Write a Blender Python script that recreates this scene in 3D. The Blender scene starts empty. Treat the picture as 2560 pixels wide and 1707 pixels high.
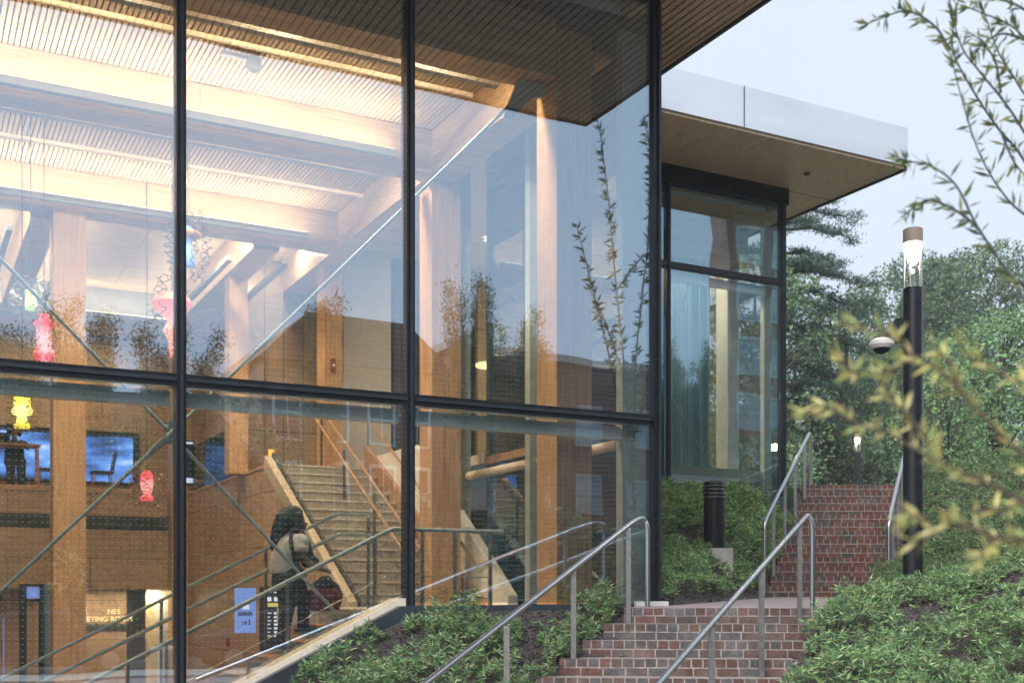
import bpy, math, random
import numpy as np
from mathutils import Vector, Matrix
sc = bpy.context.scene
col = sc.collection
R = math.radians
random.seed(7)
rng = np.random.default_rng(11)

# ------------------------------------------------------------------ camera
cd = bpy.data.cameras.new('camera'); cam = bpy.data.objects.new('camera', cd); col.objects.link(cam)
cam.location = (0, 0, 0); cam.rotation_euler = (R(90), 0, 0)
cd.sensor_width = 36; cd.lens = 40.81; cd.shift_y = 0.2479
cd.clip_end = 2000; cd.clip_start = 0.05
cd.dof.use_dof = True; cd.dof.focus_distance = 13.5; cd.dof.aperture_fstop = 2.0
sc.camera = cam
# ------------------------------------------------------------------ world: overcast dusk
w = bpy.data.worlds.new("World"); sc.world = w; w.use_nodes = True
nt = w.node_tree; nt.nodes.clear()
out = nt.nodes.new('ShaderNodeOutputWorld')
sky = nt.nodes.new('ShaderNodeTexSky'); sky.sky_type = 'NISHITA'; sky.sun_disc = False
sky.sun_elevation = R(42); sky.sun_rotation = R(205); sky.dust_density = 3.0
b1 = nt.nodes.new('ShaderNodeBackground'); b1.inputs[1].default_value = 0.02
nt.links.new(sky.outputs[0], b1.inputs[0])
tc = nt.nodes.new('ShaderNodeTexCoord'); sx = nt.nodes.new('ShaderNodeSeparateXYZ')
nt.links.new(tc.outputs['Generated'], sx.inputs[0])
ramp = nt.nodes.new('ShaderNodeValToRGB')
ramp.color_ramp.elements[0].position = 0.0; ramp.color_ramp.elements[0].color = (0.42, 0.49, 0.595, 1)
ramp.color_ramp.elements[1].position = 0.75; ramp.color_ramp.elements[1].color = (0.61, 0.665, 0.715, 1)
e = ramp.color_ramp.elements.new(0.32); e.color = (0.53, 0.59, 0.67, 1)
cl = nt.nodes.new('ShaderNodeTexNoise'); cl.inputs['Scale'].default_value = 2.2; cl.inputs['Detail'].default_value = 4
nt.links.new(tc.outputs['Generated'], cl.inputs[0])
mp = nt.nodes.new('ShaderNodeMapRange'); mp.inputs[1].default_value = 0.3; mp.inputs[2].default_value = 0.7
mp.inputs[3].default_value = 0.95; mp.inputs[4].default_value = 1.05
nt.links.new(cl.outputs[0], mp.inputs[0])
nt.links.new(sx.outputs[2], ramp.inputs[0])
b2 = nt.nodes.new('ShaderNodeBackground')
nt.links.new(ramp.outputs[0], b2.inputs[0]); nt.links.new(mp.outputs[0], b2.inputs[1])
ad = nt.nodes.new('ShaderNodeAddShader'); nt.links.new(b1.outputs[0], ad.inputs[0]); nt.links.new(b2.outputs[0], ad.inputs[1])
nt.links.new(ad.outputs[0], out.inputs[0])
sd = bpy.data.lights.new('sun', 'SUN'); sd.energy = 3.6; sd.angle = R(40); sd.color = (1, 0.975, 0.94)
so = bpy.data.objects.new('sun', sd); col.objects.link(so); so.rotation_euler = (R(48), 0, R(-25))
# ------------------------------------------------------------------ render / exposure
sc.view_settings.view_transform = 'Standard'; sc.view_settings.look = 'None'
sc.view_settings.exposure = 0.45; sc.view_settings.gamma = 1
sc.render.engine = 'CYCLES'
sc.cycles.use_denoising = True
sc.cycles.max_bounces = 8; sc.cycles.diffuse_bounces = 4; sc.cycles.glossy_bounces = 5
sc.cycles.transmission_bounces = 6; sc.cycles.transparent_max_bounces = 32
sc.cycles.sample_clamp_indirect = 6.0
sc.cycles.caustics_reflective = False; sc.cycles.caustics_refractive = False

# ------------------------------------------------------------------ frames
C0 = Vector((1.606, 12.6)); U = Vector((0.885134, 0.465337)); V = Vector((-0.465337, 0.885134))
RZ = math.atan2(U.y, U.x)
def P(u, v, z): return Vector((C0.x + u*U.x + v*V.x, C0.y + u*U.y + v*V.y, z))
def W3(x, y, z): return Vector((x, y, z))
FX = {'B': P, 'W': W3}

# ------------------------------------------------------------------ materials
MATS = {}
def newmat(name):
    m = bpy.data.materials.new(name); m.use_nodes = True
    MATS[name] = m
    return m, m.node_tree, m.node_tree.nodes['Principled BSDF']
def L(nt, a, b): nt.links.new(a, b)
def noise_col(nt, bs, c1, c2, scale=8, stretch=(1, 1, 1), detail=6, bump=0.0, bdist=0.01, lo=0.35, hi=0.65):
    tc = nt.nodes.new('ShaderNodeTexCoord'); mp = nt.nodes.new('ShaderNodeMapping')
    mp.inputs['Scale'].default_value = stretch
    L(nt, tc.outputs['Object'], mp.inputs[0])
    n = nt.nodes.new('ShaderNodeTexNoise'); n.inputs['Scale'].default_value = scale; n.inputs['Detail'].default_value = detail
    L(nt, mp.outputs[0], n.inputs[0])
    r = nt.nodes.new('ShaderNodeValToRGB')
    r.color_ramp.elements[0].position = lo; r.color_ramp.elements[1].position = hi
    r.color_ramp.elements[0].color = (*c1, 1); r.color_ramp.elements[1].color = (*c2, 1)
    L(nt, n.outputs[0], r.inputs[0])
    L(nt, r.outputs[0], bs.inputs['Base Color'])
    if bump:
        b = nt.nodes.new('ShaderNodeBump'); b.inputs['Strength'].default_value = bump; b.inputs['Distance'].default_value = bdist
        L(nt, n.outputs[0], b.inputs['Height']); L(nt, b.outputs[0], bs.inputs['Normal'])
    return mp, n, r
def simple(name, c1, c2=None, rough=0.6, metal=0.0, scale=8, stretch=(1, 1, 1), bump=0.0, bdist=0.01, spec=0.5):
    m, nt, bs = newmat(name)
    bs.inputs['Roughness'].default_value = rough; bs.inputs['Metallic'].default_value = metal
    bs.inputs['Specular IOR Level'].default_value = spec
    noise_col(nt, bs, c1, c2 or tuple(x*0.85 for x in c1), scale, stretch, bump=bump, bdist=bdist)
    return m
def emis(name, c, s):
    m, nt, bs = newmat(name)
    bs.inputs['Base Color'].default_value = (*[x*0.5 for x in c], 1)
    bs.inputs['Emission Color'].default_value = (*c, 1); bs.inputs['Emission Strength'].default_value = s
    return m
def panelled(name, c1, c2, pw, ph, seam=0.006, rough=0.5, axes=('X', 'Z'), offset=0.5, stretch=(1, 1, 8), shift=0.0):
    # timber panels with thin dark joints
    m, nt, bs = newmat(name); bs.inputs['Roughness'].default_value = rough
    mp, n, r = noise_col(nt, bs, c1, c2, 3, stretch)
    tc = nt.nodes.new('ShaderNodeTexCoord'); s = nt.nodes.new('ShaderNodeSeparateXYZ'); cb = nt.nodes.new('ShaderNodeCombineXYZ')
    L(nt, tc.outputs['Object'], s.inputs[0]); sh_ = nt.nodes.new('ShaderNodeMath'); sh_.operation = 'ADD'; sh_.inputs[1].default_value = shift
    L(nt, s.outputs[axes[0]], sh_.inputs[0]); L(nt, sh_.outputs[0], cb.inputs[0]); L(nt, s.outputs[axes[1]], cb.inputs[1])
    bk = nt.nodes.new('ShaderNodeTexBrick'); bk.offset = offset
    bk.inputs['Scale'].default_value = 1; bk.inputs['Brick Width'].default_value = pw; bk.inputs['Row Height'].default_value = ph
    bk.inputs['Mortar Size'].default_value = seam; bk.inputs['Mortar Smooth'].default_value = 0
    bk.inputs['Color1'].default_value = (1, 1, 1, 1); bk.inputs['Color2'].default_value = (0.86, 0.84, 0.82, 1); bk.inputs['Mortar'].default_value = (0.12, 0.1, 0.08, 1)
    L(nt, cb.outputs[0], bk.inputs[0])
    mx = nt.nodes.new('ShaderNodeMixRGB'); mx.blend_type = 'MULTIPLY'; mx.inputs[0].default_value = 1
    L(nt, r.outputs[0], mx.inputs[1]); L(nt, bk.outputs['Color'], mx.inputs[2]); L(nt, mx.outputs[0], bs.inputs['Base Color'])
    return m
def brickmat(name, c1, c2, mortar, bw=0.2, bh=0.076, ms=0.008, axes=('X', 'Z'), rough=0.7, scale=1.0):
    m, nt, bs = newmat(name); bs.inputs['Roughness'].default_value = rough
    tc = nt.nodes.new('ShaderNodeTexCoord'); s = nt.nodes.new('ShaderNodeSeparateXYZ'); cb = nt.nodes.new('ShaderNodeCombineXYZ')
    L(nt, tc.outputs['Object'], s.inputs[0]); L(nt, s.outputs[axes[0]], cb.inputs[0]); L(nt, s.outputs[axes[1]], cb.inputs[1])
    bk = nt.nodes.new('ShaderNodeTexBrick')
    bk.inputs['Scale'].default_value = scale; bk.inputs['Brick Width'].default_value = bw; bk.inputs['Row Height'].default_value = bh
    bk.inputs['Mortar Size'].default_value = ms; bk.inputs['Bias'].default_value = 0
    bk.inputs['Color1'].default_value = (*c1, 1); bk.inputs['Color2'].default_value = (*c2, 1); bk.inputs['Mortar'].default_value = (*mortar, 1)
    L(nt, cb.outputs[0], bk.inputs[0])
    n = nt.nodes.new('ShaderNodeTexNoise'); n.inputs['Scale'].default_value = 5; n.inputs['Detail'].default_value = 6
    L(nt, tc.outputs['Object'], n.inputs[0])
    mr = nt.nodes.new('ShaderNodeMapRange'); mr.inputs[3].default_value = 0.6; mr.inputs[4].default_value = 1.35; L(nt, n.outputs[0], mr.inputs[0])
    mx = nt.nodes.new('ShaderNodeMixRGB'); mx.blend_type = 'MULTIPLY'; mx.inputs[0].default_value = 1
    L(nt, bk.outputs['Color'], mx.inputs[1]); L(nt, mr.outputs[0], mx.inputs[2]); L(nt, mx.outputs[0], bs.inputs['Base Color'])
    b = nt.nodes.new('ShaderNodeBump'); b.inputs['Strength'].default_value = 0.4; b.inputs['Distance'].default_value = 0.005
    L(nt, bk.outputs['Fac'], b.inputs['Height']); b.invert = True; L(nt, b.outputs[0], bs.inputs['Normal'])
    return m
def attrmat(name, rough=0.5, nscale=30, lo=0.7, hi=1.25, transl=0.0, bump=0.0, spec=0.4):
    m, nt, bs = newmat(name); bs.inputs['Roughness'].default_value = rough; bs.inputs['Specular IOR Level'].default_value = spec
    a = nt.nodes.new('ShaderNodeAttribute'); a.attribute_name = 'tint'
    tc = nt.nodes.new('ShaderNodeTexCoord')
    n = nt.nodes.new('ShaderNodeTexNoise'); n.inputs['Scale'].default_value = nscale; n.inputs['Detail'].default_value = 5
    L(nt, tc.outputs['Object'], n.inputs[0])
    mr = nt.nodes.new('ShaderNodeMapRange'); mr.inputs[1].default_value = 0.25; mr.inputs[2].default_value = 0.75
    mr.inputs[3].default_value = lo; mr.inputs[4].default_value = hi; L(nt, n.outputs[0], mr.inputs[0])
    mx = nt.nodes.new('ShaderNodeMixRGB'); mx.blend_type = 'MULTIPLY'; mx.inputs[0].default_value = 1
    L(nt, a.outputs['Color'], mx.inputs[1]); L(nt, mr.outputs[0], mx.inputs[2]); L(nt, mx.outputs[0], bs.inputs['Base Color'])
    if bump:
        b = nt.nodes.new('ShaderNodeBump'); b.inputs['Strength'].default_value = bump; b.inputs['Distance'].default_value = 0.004
        L(nt, n.outputs[0], b.inputs['Height']); L(nt, b.outputs[0], bs.inputs['Normal'])
        # lime bloom and grime in broad patches
        n3 = nt.nodes.new('ShaderNodeTexNoise'); n3.inputs['Scale'].default_value = 3.2; n3.inputs['Detail'].default_value = 9; n3.inputs['Roughness'].default_value = 0.7
        L(nt, tc.outputs['Object'], n3.inputs[0])
        r3 = nt.nodes.new('ShaderNodeMapRange'); r3.inputs[1].default_value = 0.5; r3.inputs[2].default_value = 0.78; r3.inputs[3].default_value = 0; r3.inputs[4].default_value = 0.55; L(nt, n3.outputs[0], r3.inputs[0])
        m3 = nt.nodes.new('ShaderNodeMixRGB'); L(nt, r3.outputs[0], m3.inputs[0]); L(nt, mx.outputs[0], m3.inputs[1]); m3.inputs[2].default_value = (0.25, 0.22, 0.22, 1)
        r4 = nt.nodes.new('ShaderNodeMapRange'); r4.inputs[1].default_value = 0.28; r4.inputs[2].default_value = 0.5; r4.inputs[3].default_value = 0.55; r4.inputs[4].default_value = 1.0; L(nt, n3.outputs[0], r4.inputs[0])
        m4 = nt.nodes.new('ShaderNodeMixRGB'); m4.blend_type = 'MULTIPLY'; m4.inputs[0].default_value = 1; L(nt, m3.outputs[0], m4.inputs[1]); L(nt, r4.outputs[0], m4.inputs[2]); L(nt, m4.outputs[0], bs.inputs['Base Color'])
    if transl:
        t = nt.nodes.new('ShaderNodeBsdfTranslucent'); L(nt, mx.outputs[0], t.inputs[0])
        ms = nt.nodes.new('ShaderNodeMixShader'); ms.inputs[0].default_value = transl
        o = nt.nodes['Material Output']; L(nt, bs.outputs[0], ms.inputs[1]); L(nt, t.outputs[0], ms.inputs[2]); L(nt, ms.outputs[0], o.inputs[0])
    return m
def glassmat(name, fac, rcol, tcol, dots=True):
    m, nt, bs = newmat(name); nt.nodes.remove(bs)
    o = nt.nodes['Material Output']
    g = nt.nodes.new('ShaderNodeBsdfGlossy'); g.inputs['Roughness'].default_value = 0.0; g.inputs['Color'].default_value = (*rcol, 1)
    t = nt.nodes.new('ShaderNodeBsdfTransparent'); t.inputs[0].default_value = (*tcol, 1)
    fr = nt.nodes.new('ShaderNodeLayerWeight'); fr.inputs[0].default_value = 0.18
    mr = nt.nodes.new('ShaderNodeMapRange'); mr.inputs[3].default_value = fac; mr.inputs[4].default_value = 1.0
    L(nt, fr.outputs['Fresnel'], mr.inputs[0]); mr.inputs[1].default_value = 0.0
    ms = nt.nodes.new('ShaderNodeMixShader'); L(nt, mr.outputs[0], ms.inputs[0]); L(nt, t.outputs[0], ms.inputs[1]); L(nt, g.outputs[0], ms.inputs[2])
    tw = nt.nodes.new('ShaderNodeTexCoord'); nw = nt.nodes.new('ShaderNodeTexNoise'); nw.inputs['Scale'].default_value = 0.9; nw.inputs['Detail'].default_value = 1
    bw = nt.nodes.new('ShaderNodeBump'); bw.inputs['Strength'].default_value = 0.5; bw.inputs['Distance'].default_value = 0.004 if name != 'clear_glass' else 0.0
    L(nt, tw.outputs['Object'], nw.inputs[0]); L(nt, nw.outputs[0], bw.inputs['Height']); L(nt, bw.outputs[0], g.inputs['Normal'])
    if not dots:
        L(nt, ms.outputs[0], o.inputs[0]); return m
    tc = nt.nodes.new('ShaderNodeTexCoord'); s = nt.nodes.new('ShaderNodeSeparateXYZ'); L(nt, tc.outputs['Object'], s.inputs[0])
    def cell(src, off=0.0):
        a = nt.nodes.new('ShaderNodeMath'); a.operation = 'MULTIPLY_ADD'; a.inputs[1].default_value = 1/0.0508; a.inputs[2].default_value = 100.5+off
        L(nt, src, a.inputs[0])
        f = nt.nodes.new('ShaderNodeMath'); f.operation = 'FRACT'; L(nt, a.outputs[0], f.inputs[0])
        d = nt.nodes.new('ShaderNodeMath'); d.operation = 'SUBTRACT'; d.inputs[1].default_value = 0.5; L(nt, f.outputs[0], d.inputs[0])
        q = nt.nodes.new('ShaderNodeMath'); q.operation = 'MULTIPLY'; L(nt, d.outputs[0], q.inputs[0]); L(nt, d.outputs[0], q.inputs[1])
        return q
    hz = nt.nodes.new('ShaderNodeMath'); hz.operation = 'ADD'; L(nt, s.outputs[0], hz.inputs[0]); L(nt, s.outputs[1], hz.inputs[1])
    qa, qb = cell(hz.outputs[0]), cell(s.outputs[2])
    sm = nt.nodes.new('ShaderNodeMath'); sm.operation = 'ADD'; L(nt, qa.outputs[0], sm.inputs[0]); L(nt, qb.outputs[0], sm.inputs[1])
    lt = nt.nodes.new('ShaderNodeMath'); lt.operation = 'LESS_THAN'; lt.inputs[1].default_value = 0.0031; L(nt, sm.outputs[0], lt.inputs[0])
    df = nt.nodes.new('ShaderNodeBsdfDiffuse'); df.inputs[0].default_value = (0.5, 0.5, 0.48, 1)
    m2 = nt.nodes.new('ShaderNodeMixShader'); L(nt, lt.outputs[0], m2.inputs[0]); L(nt, ms.outputs[0], m2.inputs[1]); L(nt, df.outputs[0], m2.inputs[2])
    L(nt, m2.outputs[0], o.inputs[0])
    return m
simple('timber', (0.58, 0.35, 0.18), (0.42, 0.235, 0.115), 0.5, scale=3, stretch=(9, 9, 0.7))
panelled('timber_beam', (0.66, 0.46, 0.28), (0.48, 0.31, 0.17), 3.1, 0.046, 0.0012, stretch=(0.7, 4, 9))
simple('slat_wood', (0.66, 0.47, 0.27), (0.52, 0.35, 0.19), 0.55, scale=6, stretch=(8, 0.6, 1))
simple('soffit_wood', (0.54, 0.41, 0.28), (0.38, 0.28, 0.19), 0.6, scale=9, stretch=(6, 0.8, 1))
panelled('soffit_ply', (0.80, 0.66, 0.49), (0.56, 0.45, 0.32), 90.0, 2.6, 0.012, axes=('X', 'Y'), stretch=(22, 3, 14), shift=20)
panelled('ply_panel', (0.46, 0.31, 0.19), (0.35, 0.235, 0.14), 1.55, 0.86)
panelled('ply_panel_side', (0.50, 0.32, 0.185), (0.39, 0.24, 0.135), 2.4, 0.9, axes=('Y', 'Z'))
panelled('ply_ceiling', (0.66, 0.50, 0.33), (0.56, 0.42, 0.27), 2.4, 1.2, 0.006, axes=('X', 'Y'), stretch=(1, 1, 1))
panelled('tall_panel', (0.42, 0.30, 0.18), (0.32, 0.23, 0.13), 0.36, 3.1, 0.008, offset=0)
simple('black_metal', (0.018, 0.022, 0.028), (0.012, 0.014, 0.018), 0.32, 0.3)
simple('frame_face', (0.055, 0.065, 0.08), (0.04, 0.05, 0.06), 0.35, 0.5)
simple('dark', (0.012, 0.012, 0.012), None, 0.9)
simple('charcoal', (0.035, 0.035, 0.033), None, 0.6)
simple('steel', (0.52, 0.53, 0.54), (0.44, 0.45, 0.46), 0.30, 1.0, scale=30, stretch=(1, 1, 12))
simple('steel_flat', (0.36, 0.36, 0.36), (0.28, 0.28, 0.28), 0.42, 1.0, scale=20)
simple('teal_paint', (0.50, 0.60, 0.61), (0.42, 0.52, 0.54), 0.4)
simple('blind_box', (0.86, 0.95, 0.95), (0.82, 0.92, 0.92), 0.35)
simple('grey_paint', (0.42, 0.43, 0.44), None, 0.5)
simple('fin_paint', (0.56, 0.63, 0.62), None, 0.5)
simple('fascia_metal', (0.74, 0.78, 0.83), (0.62, 0.67, 0.75), 0.32, 0.55, scale=0.5, stretch=(1, 1, 3))
simple('fascia_edge', (0.06, 0.06, 0.065), None, 0.5, 0.3)
simple('concrete', (0.46, 0.45, 0.42), (0.36, 0.35, 0.33), 0.8, bump=0.2)
simple('concrete_blue', (0.36, 0.42, 0.43), (0.28, 0.33, 0.34), 0.7)
simple('sill_stone', (0.80, 0.70, 0.58), (0.72, 0.62, 0.51), 0.55, scale=20)
simple('base_metal', (0.045, 0.055, 0.075), (0.09, 0.105, 0.135), 0.35, 0.4, scale=2)
simple('grey_wall', (0.50, 0.48, 0.44), (0.46, 0.44, 0.40), 0.8)
simple('white_wall', (0.78, 0.76, 0.71), (0.72, 0.70, 0.66), 0.7)
simple('yellow_wall', (0.72, 0.60, 0.36), None, 0.7)
simple('stair_tread', (0.62, 0.58, 0.52), (0.52, 0.48, 0.43), 0.6, scale=12)
simple('stair_riser', (0.36, 0.32, 0.27), (0.30, 0.26, 0.22), 0.7, scale=12)
simple('curtain', (0.42, 0.56, 0.62), (0.34, 0.47, 0.53), 0.9)
simple('stringer_wood', (0.52, 0.42, 0.31), (0.44, 0.35, 0.26), 0.6)
simple('brown_rail', (0.42, 0.24, 0.12), (0.34, 0.19, 0.095), 0.4)
simple('soil', (0.03, 0.024, 0.024), (0.12, 0.10, 0.10), 0.95, scale=38, bump=1.0, bdist=0.06)
simple('asphalt', (0.05, 0.05, 0.052), (0.04, 0.04, 0.042), 0.6, scale=30)
simple('grass_far', (0.05, 0.09, 0.035), (0.035, 0.06, 0.03), 0.9, scale=3)
simple('bark', (0.075, 0.06, 0.05), (0.04, 0.033, 0.03), 0.9, scale=12, stretch=(4, 4, 1), bump=0.5)
simple('twig', (0.10, 0.065, 0.05), (0.07, 0.05, 0.04), 0.7)
simple('twig_grey', (0.045, 0.05, 0.06), None, 0.7)
simple('cord', (0.01, 0.01, 0.01), None, 0.6)
simple('wire', (0.28, 0.20, 0.10), None, 0.3, 0.8)
simple('skin', (0.27, 0.15, 0.095), (0.23, 0.125, 0.08), 0.5)
simple('hair', (0.010, 0.007, 0.007), (0.022, 0.012, 0.012), 0.45, scale=40, stretch=(6, 6, 1), bump=0.4)
simple('cream_cloth', (0.85, 0.78, 0.70), (0.78, 0.70, 0.62), 0.85)
simple('white_cloth', (0.80, 0.82, 0.84), None, 0.85)
simple('navy_cloth', (0.03, 0.035, 0.06), None, 0.8)
simple('black_cloth', (0.03, 0.035, 0.034), (0.045, 0.052, 0.05), 0.8)
simple('maroon_cloth', (0.20, 0.025, 0.05), None, 0.7)
simple('teal_shoe', (0.10, 0.16, 0.16), None, 0.7)
simple('sole', (0.45, 0.60, 0.63), None, 0.7)
simple('oxblood', (0.25, 0.03, 0.03), None, 0.5)
simple('lamp_cap', (0.42, 0.33, 0.26), None, 0.5)
simple('car_silver', (0.5, 0.52, 0.55), None, 0.25, 0.8)
simple('car_white', (0.75, 0.76, 0.78), None, 0.25, 0.1)
simple('car_dark', (0.05, 0.06, 0.08), None, 0.2, 0.5)
simple('window_dark', (0.03, 0.04, 0.05), None, 0.1)
simple('window_pale', (0.35, 0.45, 0.47), None, 0.15)
simple('white_trim', (0.72, 0.71, 0.68), None, 0.6)
simple('roof_slate', (0.07, 0.07, 0.075), None, 0.8)
simple('rubber', (0.01, 0.01, 0.01), None, 0.8)
brickmat('brick_far', (0.20, 0.07, 0.045), (0.13, 0.05, 0.035), (0.25, 0.21, 0.18), 0.22, 0.08, 0.01)
brickmat('pavers', (0.33, 0.25, 0.25), (0.26, 0.22, 0.23), (0.42, 0.37, 0.37), 0.2, 0.1, 0.006, axes=('X', 'Y'))
simple('mortar', (0.38, 0.33, 0.31), (0.22, 0.19, 0.18), 0.85, scale=20)
attrmat('brick_unit', 0.62, 45, 0.62, 1.45, bump=0.5)
attrmat('leaf', 0.38, 3, 0.75, 1.25, transl=0.16)
attrmat('leaf_sheer', 0.4, 3, 0.8, 1.2, transl=0.4)
attrmat('leaf_far', 0.5, 0.5, 0.75, 1.25, transl=0.2)
glassmat('facade_glass', 0.30, (0.67, 0.84, 1.0), (0.97, 0.99, 0.97))
glassmat('wing_glass_coated', 0.24, (0.60, 0.84, 1.0), (0.96, 0.99, 0.97), dots=False)
glassmat('clear_glass', 0.035, (1, 1, 1), (0.95, 0.97, 0.96), dots=False)
m_, nt_c, bs_c = newmat('curtain'); bs_c.inputs['Roughness'].default_value = 0.9; bs_c.inputs['Base Color'].default_value = (0.30, 0.44, 0.52, 1)
tl_ = nt_c.nodes.new('ShaderNodeBsdfTranslucent'); tl_.inputs[0].default_value = (0.24, 0.40, 0.52, 1); mx_ = nt_c.nodes.new('ShaderNodeMixShader'); mx_.inputs[0].default_value = 0.55
L(nt_c, bs_c.outputs[0], mx_.inputs[1]); L(nt_c, tl_.outputs[0], mx_.inputs[2]); L(nt_c, mx_.outputs[0], nt_c.nodes['Material Output'].inputs[0])
emis('lamp_warm', (1.0, 0.72, 0.40), 14)
emis('lamp_hot', (1.0, 0.86, 0.66), 22)
emis('downlight', (1.0, 0.86, 0.62), 9)
emis('disc_lamp', (0.95, 0.95, 0.50), 1.1)
emis('screen_blue', (0.22, 0.32, 0.85), 0.8)
emis('poster_blue', (0.20, 0.32, 0.78), 0.9)
emis('screen_white', (0.75, 0.82, 1.0), 1.0)
emis('poster_ink', (0.06, 0.03, 0.10), 0.3)
emis('poster_yellow', (0.75, 0.62, 0.15), 0.8)
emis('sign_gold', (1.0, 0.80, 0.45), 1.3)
emis('exit_green', (0.05, 0.8, 0.25), 1.5)
emis('sign_orange', (1.0, 0.5, 0.08), 1.5)
def lantern_mat(name, c, s):
    m, nt, bs = newmat(name)
    bs.inputs['Base Color'].default_value = (*c, 1); bs.inputs['Roughness'].default_value = 0.35
    tg = nt.nodes.new('ShaderNodeTexCoord'); sg = nt.nodes.new('ShaderNodeSeparateXYZ'); L(nt, tg.outputs['Generated'], sg.inputs[0])
    r = nt.nodes.new('ShaderNodeValToRGB')
    hot = (c[0]*0.8+0.5, c[1]*0.9+0.42, c[2]*0.9+0.34, 1)
    r.color_ramp.elements[0].position = 0.08; r.color_ramp.elements[0].color = (c[0]*0.7, c[1]*0.7, c[2]*0.7, 1)
    r.color_ramp.elements[1].position = 0.95; r.color_ramp.elements[1].color = (c[0]*0.6, c[1]*0.6, c[2]*0.6, 1)
    e1 = r.color_ramp.elements.new(0.34); e1.color = hot; e1 = r.color_ramp.elements.new(0.55); e1.color = hot; e1 = r.color_ramp.elements.new(0.74); e1.color = (*c, 1)
    L(nt, sg.outputs[2], r.inputs[0]); L(nt, r.outputs[0], bs.inputs['Emission Color'])
    bs.inputs['Emission Strength'].default_value = s*0.62
    return m
def screen_photo():
    # abstract blue photograph shown on the big wall screen
    m, nt, bs = newmat('screen_photo')
    tc = nt.nodes.new('ShaderNodeTexCoord'); mp = nt.nodes.new('ShaderNodeMapping'); mp.inputs['Rotation'].default_value = (0, R(35), 0)
    mp.inputs['Scale'].default_value = (0.5, 1, 1.8); L(nt, tc.outputs['Object'], mp.inputs[0])
    n = nt.nodes.new('ShaderNodeTexNoise'); n.inputs['Scale'].default_value = 1.1; n.inputs['Detail'].default_value = 6; L(nt, mp.outputs[0], n.inputs[0])
    r = nt.nodes.new('ShaderNodeValToRGB'); r.color_ramp.elements[0].position = 0.36; r.color_ramp.elements[0].color = (0.01, 0.03, 0.06, 1)
    r.color_ramp.elements[1].position = 0.66; r.color_ramp.elements[1].color = (0.75, 0.85, 1, 1)
    a = r.color_ramp.elements.new(0.45); a.color = (0.04, 0.13, 0.42, 1); a = r.color_ramp.elements.new(0.55); a.color = (0.14, 0.34, 0.85, 1)
    L(nt, n.outputs[0], r.inputs[0]); L(nt, r.outputs[0], bs.inputs['Emission Color']); bs.inputs['Emission Strength'].default_value = 1.7
    bs.inputs['Base Color'].default_value = (0.02, 0.02, 0.02, 1)
screen_photo()

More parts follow.
